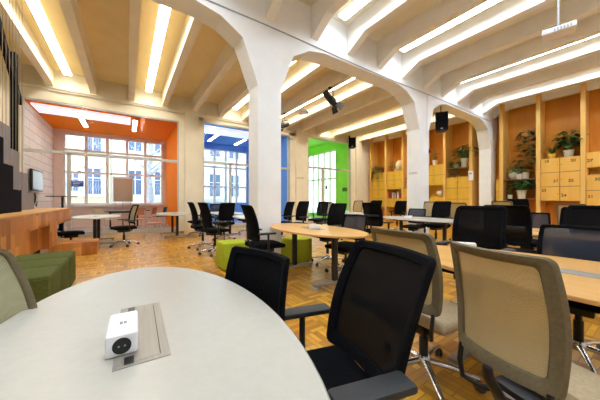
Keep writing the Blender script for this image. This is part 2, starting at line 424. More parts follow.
mullioned('window_5', 2.75, 5.9, 14.35, 0.98, 3.98, 5, [1.9, 3.0], M['frame_white'])
back_room('green', 7.6, 10.9, 16.2, 4.9, M['green'], None, M['green'], M['green'], None, M['grey_floor'])
bm = B()
box(bm, 10.9, 11.1, YG+0.3, 12.0, 0, 4.9); box(bm, 10.9, 11.1, 15.6, 16.2, 0, 4.9); box(bm, 10.9, 11.1, 12.0, 15.6, 0, 0.2); box(bm, 10.9, 11.1, 12.0, 15.6, 4.35, 4.9)
struct('wall_right_green', bm, M['green'], None)
bm = B()
for i in range(7): y = 12.0 + 3.6*i/6; box(bm, 10.86, 10.98, max(12,y-0.05), min(15.6,y+0.05), 0.2, 4.35)
for z in (0.22, 2.55, 4.33): box(bm, 10.87, 10.97, 12.0, 15.6, z-0.05, z+0.05)
o = struct('window_6', bm, M['frame_white'], None)
g = B(); box(g, 10.91, 10.92, 12.02, 15.58, 0.22, 4.33); obj('window_pane', g, M['glass'], o, smooth=None)

# ceiling panels and small lamps inside the coloured rooms
tag(boxobj('ceiling_panel', M['panelw'], -2.40, 0.1, 10.84, 11.75, 4.04, 4.10, bev=0.01), 'long pale panel with added glow on the orange ceiling just behind the glass', 'ceiling panel')
tag(boxobj('ceiling_panel', M['panelw'], 2.6, 5.2, 10.84, 11.9, 4.18, 4.26, bev=0.01), 'long pale panel with added glow on the blue ceiling just behind the glass', 'ceiling panel')
def small_lamp(x, y0, y1, z, label):
    t = thing('strip_light', label, 'ceiling light', (x, (y0+y1)/2, z))
    h = (y1-y0)/2
    bm = B(); box(bm, -0.075, 0.075, -h, h, 0.0, 0.04, 0.005); obj('housing', bm, M['frame_white'], t)
    bm = B(); box(bm, -0.06, 0.06, -h+0.02, h-0.02, -0.015, 0.0); obj('diffuser', bm, M['strip'], t)
small_lamp(-1.32, 11.0, 12.8, 4.0, 'narrow light strip on the orange ceiling, the one nearer the brick wall with the screen')
small_lamp(0.24, 11.0, 12.7, 4.05, 'narrow light strip on the orange ceiling, the one nearer the orange wall')
small_lamp(3.4, 11.0, 13.2, 4.14, 'narrow light strip on the blue ceiling above the left window panes')
small_lamp(4.9, 12.1, 13.6, 4.2, 'narrow light strip on the blue ceiling farther from the cream pillar')
small_lamp(8.6, 12.0, 14.0, 4.84, 'narrow light strip on the lime green ceiling')

# main ceiling lights: one white channel per lit bay
def bar_light(x, y0, y1, label, mat='lamp'):
    t = thing('ceiling_light', label, 'ceiling light', (x, (y0+y1)/2, 4.90))
    h = (y1-y0)/2
    bm = B(); box(bm, -0.1, 0.1, -h, h, 0.02, 0.06); box(bm, -0.1, -0.092, -h, h, -0.002, 0.02); box(bm, 0.092, 0.1, -h, h, -0.002, 0.02); obj('housing', bm, M['housing'], t)
    bm = B(); box(bm, -0.091, 0.091, -h+0.01, h-0.01, 0.0, 0.02); obj('diffuser', bm, M[mat], t)
    for s in (-0.7, 0, 0.7):
        bm = B(); tube(bm, [(0, s*h, 0.06), (0, s*h, ZS-4.90)], 0.012, 6); obj('suspension_rod', bm, M['frame_white'], t)
far = {-1.47:'white light bar above the wood-clad stair end, nearest the hanging cords', 0.61:'white light bar ending above the small strip light nearer the orange wall',
       3.66:'white light bar whose end shows above the blue room left of the near pillar', 5.69:'white light bar beside the black stage spotlight, right of the near pillar',
       8.74:'white light bar above the green room front', 10.77:'white light bar nearest the yellow lockers on the window side'}
for x, l in far.items(): bar_light(x, 4.95, 10.22, l)
near = {-1.41:'white light bar left overhead beyond the first arch', 0.61:'white light bar overhead just left of the near pillar on the camera side', 3.66:'white light bar at the top edge just right of the near pillar',
        5.69:'white light bar above the second arch ending near the middle pillar', 8.74:'white light bar between ribs below the hanging white projector', 10.77:'white light bar nearest the locker wall on the camera side'}
for x, l in near.items(): bar_light(x, YB+0.6, 3.86, l, 'lamp_near')

# cable along the arcade
bm = B(); cp = []
for i in range(40):
    x = XL + 0.02 + (11.9-XL)*i/39
    cp.append((x, YA0-0.012, 4.30 + 0.02*math.sin(x*0.9)))
tube(bm, cp, 0.011, 6)
tag(obj('cable', bm, M['conduit']), 'thin grey cable running along the white arcade above the arches', 'cable')
bm = B(); tube(bm, [(7.35, YA0-0.012, 4.3), (7.35, YA0-0.012, 3.0)], 0.009, 6)
tag(obj('cable', bm, M['frame_white']), 'thin pale cable dropping down the front of the middle pillar', 'cable')

# ------------------------------------------------------------------ chairs
def rrect(w, h, r, n=6, cx=0, cz=0):
    pts = []
    for (sx, sz, a0) in ((1,1,0),(-1,1,PI/2),(-1,-1,PI),(1,-1,1.5*PI)):
        for i in range(n+1):
            a = a0 + PI/2*i/n
            pts.append((cx + sx*(w-r) + r*math.cos(a), cz + sz*(h-r) + r*math.sin(a)))
    return pts
def densify(pts, maxlen=0.12):
    out = []
    for i, p in enumerate(pts):
        q = pts[(i+1)%len(pts)]
        n = max(1, int(math.hypot(q[0]-p[0], q[1]-p[1])/maxlen + 0.5))
        for j in range(n): out.append((p[0]+(q[0]-p[0])*j/n, p[1]+(q[1]-p[1])*j/n))
    return out
def back_surface(rec, z0, z1, W, curve=0.05, bulge=0.035):
    def f(s, t, off=0.0):            # s,t in -1..1
        tt = (t+1)/2
        w = W*(0.90 + 0.10*math.sin(PI*min(1, tt*0.75+0.1)))
        x = -0.215 - rec*tt + curve*s*s + bulge*math.sin(PI*tt)*0.8 - off
        return Vector((x, s*w, z0 + tt*(z1-z0)))
    return f
def make_chair(name, label, frame, panel, seatm, arms=True, rec=0.09, z0=0.53, z1=1.0, W=0.235, solid=False, seat_z=0.47, sx0=-0.235, border=0.17, bar=True, loop=False, cr=0.17, group='office chairs', labelled=False, basem=None):
    t = thing(name, label, 'chair', (0,0,0), 0, group)
    f = back_surface(rec, z0, z1, W)
    # cushion
    bm = B(); vs = box(bm, sx0, 0.245, -0.24, 0.24, seat_z-0.065, seat_z, 0.03, 3)
    bmesh.ops.subdivide_edges(bm, edges=[e for e in bm.edges if e.calc_length() > 0.2], cuts=5, use_grid_fill=True)
    for v in bm.verts:
        if v.co.z > seat_z-0.01: v.co.z += 0.012*math.cos(v.co.y*5) - 0.03*max(0, v.co.x-0.1)/0.14*0.6
    obj('seat', bm, seatm, t, smooth=50)
    # backrest ring
    H = (z1-z0)/2
    out = densify(rrect(1, 1, cr, 5)); bx = border; bz = border*W/H
    inn = []
    for (s, q) in out: inn.append((s*(1-bx*1.0), q*(1-bz*(1.25 if q < 0 else 0.85))))
    bm = B(); n = len(out); T = 0.016
    rows = []
    for frac, off in ((0.0,0.0),(0.12,T),(0.85,T*0.9),(1.0,T*0.35),(1.0,-T*0.35),(0.85,-T*0.8),(0.12,-T)):
        rows.append([bm.verts.new(f(o[0]+(i[0]-o[0])*frac, o[1]+(i[1]-o[1])*frac, off)) for o, i in zip(out, inn)])
    R = len(rows)
    for j in range(R):
        a, b = rows[j], rows[(j+1)%R]
        for i in range(n): bm.faces.new((a[i], a[(i+1)%n], b[(i+1)%n], b[i]))
    obj('backrest', bm, frame, t, smooth=50)
    # panel
    bm = B(); rings = []
    for g in (1.02, 0.8, 0.6, 0.4, 0.2):
        rings.append([bm.verts.new(f(i[0]*g, i[1]*g, 0.002)) for i in inn])
    for a, b in zip(rings, rings[1:]):
        for i in range(n): bm.faces.new((a[i], a[(i+1)%n], b[(i+1)%n], b[i]))
    c = bm.verts.new(f(0, 0, 0.002))
    for i in range(n): bm.faces.new((rings[-1][i], rings[-1][(i+1)%n], c))
    obj('back_panel' if solid else 'mesh_panel', bm, panel, t, smooth=60)
    if bar:
        bm = B()
        a = [f(s/4.0, -0.12 + 0.0*s, 0.034) for s in range(-3, 4)]
        tube(bm, a, 0.016, 6, flat=1.6); obj('lumbar_bar', bm, M['black_pl'], t, smooth=60)
    # support under and behind
    bm = B()
    if loop:
        for s in (-1, 1):
            p = f(s*0.86, -0.93, 0.01)
            tube(bm, [p, (p.x-0.012, p.y, z0-0.06), (p.x-0.004, p.y*0.96, z0-0.13), (p.x+0.05, p.y*0.75, z0-0.165), (-0.03, 0.05*s, z0-0.175)], [0.011,0.011,0.011,0.012,0.014], 8)
    p = f(0, -0.95, 0.022)
    tube(bm, [(0.02,0,seat_z-0.11), (-0.16,0,seat_z-0.115), (p.x-0.01,0,z0-0.02), (p.x-0.012,0,z0+0.015)], [0.035,0.032,0.026,0.02], 8, flat=0.6)
    obj('back_support', bm, M['black_pl'], t, smooth=60)
    bm = B(); box(bm, -0.12, 0.13, -0.085, 0.085, seat_z-0.14, seat_z-0.062, 0.015); mech = obj('mechanism', bm, M['black_pl'], t)
    if labelled:
        bm = B(); box(bm, -0.002, 0.0, -0.045, 0.045, -0.013, 0.013); lb = obj('sticker', bm, M['white_pl'], mech, loc=(-0.1215, 0, seat_z-0.10)); lb['label'] = 'white sticker'
    if arms:
        for s in (-1, 1):
            bm = B(); y = 0.272*s
            tube(bm, [(0.0,0.10*s,seat_z-0.10), (-0.03,y*0.86,seat_z-0.10), (-0.05,y,seat_z-0.06), (-0.05,y,0.625)], [0.02,0.022,0.024,0.024], 8, flat=0.55)
            arm = obj('armrest', bm, M['black_pl'], t, smooth=60)
            bm = B(); box(bm, -0.19, 0.06, y-0.04, y+0.04, 0.622, 0.648, 0.012, 2); obj('arm_pad', bm, M['pad_pl'], arm)
    bm = B(); lathe(bm, [(0.028,0.10),(0.028,0.26),(0.02,0.262),(0.02,seat_z-0.13)], 12); obj('gas_lift', bm, M['black_pl'] if not basem else M['chrome'], t)
    bm = B(); lathe(bm, [(0.045,0.085),(0.05,0.12),(0.035,0.15)], 14)
    for k in range(5):
        a = 2*PI*k/5 + 0.3; c, s = math.cos(a), math.sin(a)
        tube(bm, [(c*0.03,s*0.03,0.115), (c*0.16,s*0.16,0.105), (c*0.31,s*0.31,0.075)], [0.027,0.021,0.014], 8, flat=0.75)
    obj('base', bm, basem or M['chrome'], t, smooth=60)
    for k in range(5):
        a = 2*PI*k/5 + 0.3; c, s = math.cos(a), math.sin(a)
        bm = B(); R_ = Matrix.Rotation(a + 0.6, 4, 'Z')
        cen = Vector((c*0.31, s*0.31, 0.029))
        for q in (-1, 1):
            cyl = bmesh.ops.create_cone(bm, cap_ends=True, segments=14, radius1=0.028, radius2=0.028, depth=0.018,
                matrix=Matrix.Translation(cen) @ R_ @ Matrix.Translation((0, q*0.014, 0)) @ Matrix.Rotation(PI/2, 4, 'X'))
        tube(bm, [(cen.x, cen.y, 0.03), (cen.x, cen.y, 0.075)], 0.009, 6)
        obj('caster', bm, M['caster'], t)
    return t

def place_back(t, cam, z_dummy, head, reach):
    """put a chair so that the top of its back is at cam (x, d), facing head (x, d)"""
    l = math.hypot(*head); hx, hd = head[0]/l, head[1]/l
    x, d = cam[0]+hx*reach, cam[1]+hd*reach
    X, Y = room(x, d)
    t.location = (X, Y, 0); t.rotation_euler = (0, 0, ang(hx, hd))

# foreground
c = make_chair('task_chair', 'black mesh-back armchair in the foreground turned to the big white oval table', M['black_fab'], M['black_mesh'], M['black_fab'], True, rec=0.17, z0=0.50, z1=0.975, W=0.245, cr=0.11, group='black mesh office chairs')
place_back(c, (0.388,1.065), 0, (-0.94,-0.33), 0.355)
c = make_chair('task_chair', 'plain low black chair back at the far edge of the big white oval table', M['black_fab'], M['black_fab'], M['black_fab'], False, rec=0.03, z0=0.47, z1=0.905, W=0.24, solid=True, bar=False, cr=0.05, group='low-back black chairs')
place_back(c, (-0.18,1.355), 0, (-0.69,-0.72), 0.25)
c = make_chair('task_chair', 'large beige mesh office chair in the right foreground, seen from behind', M['taupe'], M['beige_mesh'], M['beige_seat'], False, rec=0.05, z0=0.51, z1=0.985, W=0.205, sx0=-0.05, cr=0.10, border=0.22, bar=False, loop=True, group='beige mesh office chairs', labelled=True)
place_back(c, (0.710,0.980), 0, (0.96,0.28), 0.262)
c = make_chair('task_chair', 'beige mesh office chair half hidden behind the foreground black mesh chair', M['taupe'], M['beige_mesh'], M['beige_seat'], False, rec=0.08, z0=0.51, z1=0.99, W=0.24, sx0=-0.16, cr=0.14, border=0.2, bar=False, loop=True, group='beige mesh office chairs')
place_back(c, (0.575,1.56), 0, (0.88,0.48), 0.28)
c = make_chair('task_chair', 'pale olive chair back cut off by the left edge beside the white oval table', M['taupe'], M['olive_mesh'], M['beige_seat'], False, rec=0.12, z0=0.53, z1=0.99, W=0.245, border=0.06, bar=False, group='beige mesh office chairs')
place_back(c, (-1.16,0.76), 0, (0.98,0.12), 0.32)

# prototypes for the room
used = {}
def proto(key):
    if key == 'mesh': return make_chair('task_chair', '', M['black_fab'], M['black_mesh'], M['black_fab'], True, rec=0.10, z0=0.55, z1=1.03, group='black mesh office chairs')
    if key == 'solid': return make_chair('task_chair', '', M['black_fab'], M['black_fab'], M['black_fab'], True, rec=0.12, z0=0.52, z1=1.04, solid=True, bar=False, group='black mesh office chairs')
    if key == 'low': return make_chair('task_chair', '', M['black_fab'], M['blue_mesh'], M['black_fab'], False, rec=0.06, z0=0.52, z1=0.93, bar=False, W=0.25, border=0.12, cr=0.09, group='low-back black chairs')
    if key == 'beige': return make_chair('task_chair', '', M['taupe'], M['beige_mesh'], M['beige_seat'], False, rec=0.08, z0=0.55, z1=1.03, bar=False, group='beige mesh office chairs')
    if key == 'olive': return make_chair('task_chair', '', M['black_fab'], M['olive_mesh'], M['black_fab'], True, rec=0.10, z0=0.53, z1=1.03, bar=False, group='black mesh office chairs')
def put(key, x, y, head, label, dz=0.0):
    """head in degrees, 0 = facing +X (towards the lockers)"""
    if key not in used:
        p = proto(key); used[key] = p; p['label'] = label
        p.location = (x, y, 0); p.rotation_euler = (0,0,math.radians(head))
        if dz:
            for ch in kids(p):
                if ch.name.split('.')[0] not in ('base','caster'): ch.location.z += dz
        p['dz'] = dz
        return p
    p = used[key]
    return dup(p, (x, y, 0), math.radians(head), label, dz=dz-p.get('dz', 0))
put('mesh', 2.72, 1.12, 180, 'tall black mesh chair across the wooden table, behind the big beige chair', 0.08)
put('mesh', 4.0, 1.17, 4, 'black mesh chair directly behind and overlapping the tall one across the wooden table', 0.08)
put('low', 2.72, 0.40, 184, 'low wide slate-mesh chair at the right edge behind the large beige chair', 0.035)
put('low', 1.98, -0.08, 172, 'low dark armless chair mostly outside the right edge at the wooden table')
put('solid', 1.72, 3.50, -4, 'black armchair beside the white pillar facing the round-ended wooden table', 0.06)
put('mesh', 3.07, 3.62, 176, 'black mesh chair on the far side of the wooden table by the pillar', 0.08)
put('low', 2.86, 2.93, 182, 'low grey-black chair at the right end of the wooden table by the pillar')
put('solid', 1.58, 5.62, 8, 'black chair left of the near pillar with bright star base, nearer the camera', 0.08)
put('solid', 1.52, 6.45, 2, 'black chair left of the near pillar, partly behind the nearer one', 0.08)
put('solid', 1.90, 8.85, 184, 'black chair against the cream pillar facing the right white table by the orange room', 0.02)
put('olive', -0.07, 7.95, 195, 'black chair with olive mesh back between the two orange-room white tables', 0.02)
put('low', -1.12, 8.15, 10, 'black chair tucked behind the left white table next to the wooden plinth', -0.06)
put('solid', 3.62, 5.55, 182, 'black chair right of the near pillar, second from the pillar', 0.1)
put('solid', 3.62, 6.25, 176, 'black chair right of the near pillar, closest to it', 0.08)
put('mesh', 5.15, 6.55, 186, 'black chair in front of the green room glass, left of the taller one', 0.09)
put('mesh', 4.35, 3.48, 0, 'tall black mesh chair in front of the yellow lockers beside the long white table', 0.09)
put('low', 6.5, 4.05, 184, 'low black chair behind the long white table near the middle pillar')
put('solid', 6.35, 3.35, 176, 'black chair right of the middle pillar at the end of the long white table', 0.1)
put('beige', 6.95, 3.98, 172, 'beige chair just left of the black one at the middle pillar', 0.1)
put('beige', 7.7, 3.35, 0, 'beige chair between the middle pillar and the tall black mesh chair', 0.07)
put('beige', 8.3, 2.55, 0, 'beige chair in front of the shelves with plants', 0.12)
put('solid', 8.9, 2.42, 8, 'small far black chair under the plant shelves', 0.16)
put('low', 5.48, 1.37, 186, 'low black chair beyond the second wooden table, left of two', 0.03)
put('mesh', 5.5, 0.80, 182, 'black mesh chair beyond the second wooden table below the numbered lockers', 0.03)
put('mesh', 4.62, 0.55, 190, 'black mesh chair at the right edge beyond the second wooden table', 0.07)
put('beige', 8.0, 1.25, 0, 'beige chair in front of the lockers numbered 23 and 24', 0.06)
put('beige', 5.9, 6.6, 0, 'beige chair back just before the green room door', 0.07)
put('beige', 7.4, 7.1, 182, 'beige chair back farther right before the green wall', 0.12)
put('solid', 6.6, 5.6, 180, 'black chair below the wall speaker near the corner', 0.12)
put('solid', 2.35, 7.45, 95, 'far black chair at the table before the blue room, left of three', 0.05)
put('solid', 3.45, 8.4, 182, 'far black chair at the table before the blue room, right of three', 0.05)
put('low', 2.9, 9.95, 270, 'far low black chair against the glass of the blue room', 0.08)
put('solid', 8.2, 5.75, 182, 'far black chair in front of the yellow lockers with the egg', 0.1)
put('low', 5.15, 5.75, 180, 'low black chair at the white table in front of the green room glass', 0.06)

# plain four-legged chair by the right white table
def side_chair(x, y, head, label, sm, fm, cat='chair', group=None):
    t = thing('side_chair', label, cat, (x, y, 0), math.radians(head), group)
    bm = B(); box(bm, -0.2, 0.21, -0.21, 0.21, 0.43, 0.46, 0.012); obj('seat', bm, sm, t)
    bm = B()
    g = [[bm.verts.new((-0.23-0.06*j/3+0.03*(i/2-1)**2, (i/2-1)*0.2, 0.58+0.27*j/3)) for i in range(5)] for j in range(4)]
    for j in range(3):
        for i in range(4): bm.faces.new((g[j][i], g[j][i+1], g[j+1][i+1], g[j+1][i]))
    bmesh.ops.solidify(bm, geom=bm.faces[:], thickness=0.014); obj('backrest', bm, sm, t, smooth=50)
    for sx, sy in ((1,1),(1,-1),(-1,1),(-1,-1)):
        bm = B()
        p = [(0.22*sx if sx > 0 else -0.26, 0.2*sy, 0.0), (0.17*sx, 0.18*sy, 0.44)]
        if sx < 0: p.append((-0.27, 0.175*sy, 0.84))
        tube(bm, p, 0.011, 8); obj('leg', bm, fm, t)
    return t
side_chair(0.70, 9.15, -5, 'thin four-legged chair with salmon back left of the right white table', M['wood_chair'], M['frame_grey'])
side_chair(0.75, 12.5, 150, 'salmon shell chair inside the orange room, left one of the pair by the window', M['wood_chair'], M['frame_grey'])
side_chair(1.2, 12.9, 200, 'dark-topped chair inside the orange room in the corner by the orange wall', M['black_pl'], M['frame_grey'])
side_chair(-0.75, 12.0, 60, 'pale shell chair inside the orange room behind the left white table', M['egg'], M['frame_grey'])
side_chair(0.35, 11.6, 250, 'salmon chair inside the orange room with its back to the glass', M['wood_chair'], M['frame_grey'])

# ------------------------------------------------------------------ tables
def make_table(x, y, a, b, top, edge, label, name='meeting_table', plate=True, rz=0):
    t = thing(name, label, 'table', (x, y, 0), rz)
    bm = B(); ellipse_slab(bm, a, b, 0.715, 0.74)
    tt = obj('tabletop', bm, top, t, smooth=30)
    bm = B(); n = 72; rr = [[bm.verts.new(((a+0.0012)*math.cos(2*PI*k_/n), (b+0.0012)*math.sin(2*PI*k_/n), z)) for k_ in range(n)] for z in (0.7185, 0.7365)]
    for k_ in range(n): bm.faces.new((rr[0][k_], rr[0][(k_+1)%n], rr[1][(k_+1)%n], rr[1][k_]))
    obj('edge_band', bm, edge, tt)
    for s in (-1, 1):
        bm = B(); box(bm, -0.035, 0.035, s*b*0.5-0.03, s*b*0.5+0.03, 0.07, 0.70, 0.008); lg = obj('leg', bm, M['leg_black'], t)
        bm = B(); box(bm, -0.35, 0.35, s*b*0.5-0.035, s*b*0.5+0.035, 0.05, 0.085, 0.01); obj('foot', bm, M['alu'], lg)
        for q in (-1, 1):
            bm = B()
            bmesh.ops.create_cone(bm, cap_ends=True, segments=16, radius1=0.03, radius2=0.03, depth=0.03, matrix=Matrix.Translation((q*0.33, s*b*0.5, 0.031)) @ Matrix.Rotation(PI/2, 4, 'X'))
            tube(bm, [(q*0.33, s*b*0.5, 0.035), (q*0.33, s*b*0.5, 0.052)], 0.012, 6); obj('caster', bm, M['conduit'], lg)
    bm = B(); box(bm, -0.03, 0.03, -b*0.55, b*0.55, 0.655, 0.705, 0.004); obj('cross_beam', bm, M['leg_black'], t)
    bm = B(); box(bm, -0.2, 0.2, -b*0.6, -b*0.45, 0.69, 0.715); box(bm, -0.2, 0.2, b*0.45, b*0.6, 0.69, 0.715); obj('top_bracket', bm, M['leg_black'], t)
    if plate:
        bm = B(); box(bm, -0.066, 0.066, -0.215, 0.215, 0.7395, 0.7425, 0.001, 1); p = obj('power_panel', bm, M['alu'], t); p['label'] = 'brushed metal cable flap'
        bm = B(); box(bm, -0.060, 0.040, -0.20, 0.20, 0.7424, 0.7434, 0.0004, 1); obj('panel_lid', bm, M['alu'], p)
        bm = B(); box(bm, 0.0408, 0.0435, -0.195, 0.195, 0.7424, 0.7430); obj('lid_gap', bm, M['hole'], p)
        for s in (-1, 1):
            bm = B(); box(bm, -0.042, -0.020, s*0.187-0.018, s*0.187+0.018, 0.7430, 0.7442); obj('cable_slot', bm, M['hole'], p)
    return t
T1 = make_table(0.040, 1.004, 0.44, 0.905, M['ttop_white'], M['edge_white'], 'big white oval table filling the left foreground', rz=math.radians(-1.5))
make_table(2.19, 0.30, 0.53, 1.12, M['ttop_wood'], M['edge_wood'], 'beech oval table at the right behind the big beige chair')
make_table(2.33, 3.10, 0.5, 1.0, M['ttop_wood'], M['edge_wood'], 'beech oval table in the middle beside the white pillar')
make_table(4.68, 1.0, 0.5, 1.0, M['ttop_wood'], M['edge_wood'], 'beech oval table farther right behind the black mesh chairs')
make_table(-0.67, 8.68, 0.5, 1.0, M['ttop_white'], M['edge_white'], 'white oval table before the orange room next to the wooden plinth')
make_table(1.27, 9.10, 0.5, 1.0, M['ttop_white'], M['edge_white'], 'white oval table before the orange wall beside the cream pillar')
make_table(5.65, 3.32, 0.52, 1.05, M['ttop_white'], M['edge_white'], 'white oval table in front of the middle pillar and the yellow lockers')
make_table(2.75, 6.1, 0.5, 1.0, M['ttop_white'], M['edge_white'], 'white table left behind the near pillar, closer to the camera')
make_table(2.75, 8.6, 0.5, 1.0, M['ttop_white'], M['edge_white'], 'white table left behind the near pillar, closer to the blue room')
make_table(6.3, 6.5, 0.5, 1.0, M['ttop_white'], M['edge_white'], 'white table among black chairs before the green room glass')
make_table(9.0, 3.2, 0.5, 1.0, M['ttop_white'], M['edge_white'], 'white table near the plant shelves behind the black mesh chair')
make_table(-0.1, 12.5, 0.5, 0.9, M['leg_black'], M['leg_black'], 'dark table inside the orange room under the easel board', plate=False, rz=PI/2)

# power cubes on tables
def cube(x, y, label, l=0.165, w=0.076, h=0.06, rz=0, z=0.742):
    t = thing('power_cube', label, 'power strip', (x, y, z), rz, 'power cubes on the tables')
    bm = B(); box(bm, -w/2, w/2, -l/2, l/2, 0, h, 0.008, 3); obj('body', bm, M['white_pl'], t)
    e = w*0.29
    def disc(mtx, nm):
        bm = B(); bmesh.ops.create_cone(bm, cap_ends=True, segments=28, radius1=e, radius2=e, depth=0.002, matrix=mtx)
        for q in (-1, 1): 
            pass
        return obj(nm, bm, M['hole'], t)
    disc(Matrix.Translation((0, -l/2-0.0004, h*0.47)) @ Matrix.Rotation(PI/2, 4, 'X'), 'socket')
    bm = B()
    for q in (-1, 1): bmesh.ops.create_cone(bm, cap_ends=True, segments=8, radius1=0.0025, radius2=0.0025, depth=0.002, matrix=Matrix.Translation((q*0.007, -l/2-0.0014, h*0.47)) @ Matrix.Rotation(PI/2, 4, 'X'))
    obj('socket_pin', bm, M['conduit'], t)
    bm = B()
    for i in (0, 1):
        for j in (0, 1):
            cx_, cy_ = -0.008+i*0.010, -0.012+j*0.010
            box(bm, cx_, cx_+0.0075, cy_, cy_+0.0018, h-0.0002, h+0.0006); box(bm, cx_, cx_+0.0018, cy_, cy_+0.0075, h-0.0002, h+0.0006)
            box(bm, cx_, cx_+0.0075, cy_+0.0045, cy_+0.006, h-0.0002, h+0.0006)
    lg = obj('logo', bm, M['ink'], t); lg['label'] = 'small dark square logo'
    return t
pc = cube(-0.010, 0.935, 'white power cube with black socket on the big white oval table', rz=math.radians(-1.5))
def cube2(x, y, label, rz=0.0): dup(pc, (x, y, 0.742), rz, label, 'power cubes on the tables')
cube2(2.42, 1.03, 'white power cube peeking over the big beige chair on the beech table', 0.5)
cube2(2.31, 3.02, 'white power cube on the beech table beside the white pillar', 0.9)
cube2(4.66, 0.85, 'white power cube on the beech table farthest right', 0.7)
cube2(5.5, 3.55, 'white power cube on the white table before the middle pillar', 0.4)
cube2(6.2, 6.3, 'white power cube on the white table before the green room', 0.4)

# ------------------------------------------------------------------ ottomans
def pouf(x, y, s, h, m, label, rz=0, group=None, sy=None):
    t = thing('ottoman', label, 'ottoman', (x, y, 0), rz, group)
    sy = sy or s
    bm = B(); box(bm, -s/2, s/2, -sy/2, sy/2, 0.02, h, 0.03, 3)
    obj('cushion', bm, m, t)
    bm = B()
    for z in (h-0.035,):
        for (p, q) in (((-s/2,-sy/2),(s/2,-sy/2)),((s/2,-sy/2),(s/2,sy/2)),((s/2,sy/2),(-s/2,sy/2)),((-s/2,sy/2),(-s/2,-sy/2))):
            d = 0.027
            a_ = (p[0]-math.copysign(0 if p[0]!=q[0] and False else 0, 1), p[1])
        rr = rrect(s/2+0.001, sy/2+0.001, 0.03, 4)
        tube(bm, [(a, b_, z) for a, b_ in rr + rr[:1]], 0.005, 6, caps=False)
        tube(bm, [(a, b_, h*0.5) for a, b_ in rr + rr[:1]], 0.003, 6, caps=False)
    obj('piping', bm, m, t)
    bm = B()
    for sx in (-1, 1):
        for q in (-1, 1): box(bm, sx*(s/2-0.06)-0.02, sx*(s/2-0.06)+0.02, q*(sy/2-0.06)-0.02, q*(sy/2-0.06)+0.02, 0, 0.025)
    obj('feet', bm, M['black_pl'], t)
pouf(1.52, 4.36, 0.44, 0.45, M['lime'], 'lime green ottoman left of the near white pillar behind the black armchair')
pouf(2.68, 4.08, 0.44, 0.45, M['lime'], 'lime green ottoman right of the near white pillar under the beech table')
pouf(-0.90, 4.62, 0.58, 0.45, M['olive'], 'dark olive ottoman against the wood block, the farthest of three', sy=0.46)
pouf(-0.90, 4.12, 0.58, 0.45, M['olive'], 'dark olive ottoman against the wood block, the middle of three', sy=0.46)
pouf(-0.90, 3.60, 0.58, 0.45, M['olive'], 'dark olive ottoman against the wood block, the nearest of three', sy=0.50)

# ------------------------------------------------------------------ wooden stair base, plinth, stair
t = thing('wood_platform', 'parquet-clad wooden stair base with overhanging counter behind the olive ottomans', 'platform', (-1.2, 6.0, 0))
bm = B()
# front panel with a recessed niche (local: x<=0 into the wall, y along)
box(bm, -0.9, 0, -3.3, -0.77, 0.26, 0.95); box(bm, -0.9, 0, 0.55, 1.17, 0.26, 0.95); box(bm, -0.9, 0, -0.77, 0.55, 0.70, 0.95); box(bm, -0.9, -0.13, -0.77, 0.55, 0.26, 0.70)
obj('body', bm, M['block'], t, smooth=None)
bm = B(); prism(bm, [(-0.9,1.17,0.66),(0,1.17,0.66),(0,2.7,0.66),(-0.12,2.9,0.66),(-0.9,2.9,0.66)], (0,0,0.29)); obj('counter', bm, M['block'], t, smooth=None)
bm = B(); box(bm, -0.92, 0.012, -3.3, 1.17, 0.95, 0.97); prism(bm, [(-0.92,1.17,0.95),(0.012,1.17,0.95),(0.012,2.7,0.95),(-0.11,2.91,0.95),(-0.92,2.91,0.95)], (0,0,0.02)); obj('top_board', bm, M['ttop_wood'], t, smooth=None)
bm = B(); box(bm, -0.9, -0.25, -3.3, 1.17, 0, 0.26); obj('plinth', bm, M['stair_black'], t, smooth=None)
bm = B(); box(bm, -0.38, 0.38, -0.28, 0.28, 0, 0.28, 0.004)
tag(obj('wooden_step', bm, M['block'], loc=(-0.92, 7.28, 0)), 'low parquet-clad wooden plinth on the floor beyond the olive ottomans', 'step')

t = thing('staircase', 'black stepped stair with grey stringer rising behind the wood-clad base', 'staircase', (-1.5, 6.3, 0.97))
def stepped(y_start, x0, x1, m, nm, run=0.385, rise=0.37, n=7):
    bm = B(); p = [(x1, y_start, 0)]
    y, z = y_start, 0
    for i in range(n):
        z += rise; p.append((x1, y, z)); y -= run; p.append((x1, y, z))
    p.append((x1, y, 0))
    prism(bm, p, (x0-x1, 0, 0)); obj(nm, bm, m, t, smooth=None)
stepped(0.0, -0.19, 0.0, M['stair_black'], 'riser_side')
stepped(1.65, -0.9, -0.2, M['stair_grey'], 'stringer', 0.46, 0.37, 7)
t = thing('stair_railing', 'black steel post and sloping beam of the stair rail at the left edge', 'railing', (-1.75, 6.95, 2.06))
bm = B(); box(bm, -0.04, 0.04, -0.06, 0.06, 0, 1.86, 0.005); obj('post', bm, M['stair_black'], t)
bm = B(); prism(bm, [(-0.03,0.33,1.10),(-0.03,-0.62,2.0),(-0.03,-1.5,2.85),(-0.03,-1.62,2.75),(-0.03,-0.72,1.86),(-0.03,0.30,0.98)], (0.06,0,0)); obj('sloping_beam', bm, M['stair_black'], t, smooth=None)
t = thing('cord_screen', 'row of thin pale cords strung from ceiling to stair at the left edge', 'cord screen', (-1.46, 5.7, 1.3))
for i in range(10):
    y = -0.78 + 0.137*i + 0.01*math.sin(i*7)
    bm = B(); tube(bm, [(0, y, 0.02 if y > 0.2 else (0.39 if y > -0.17 else 0.77)), (0, y, ZS-1.3)], 0.0035, 5); obj('cord', bm, M['cord'], t)
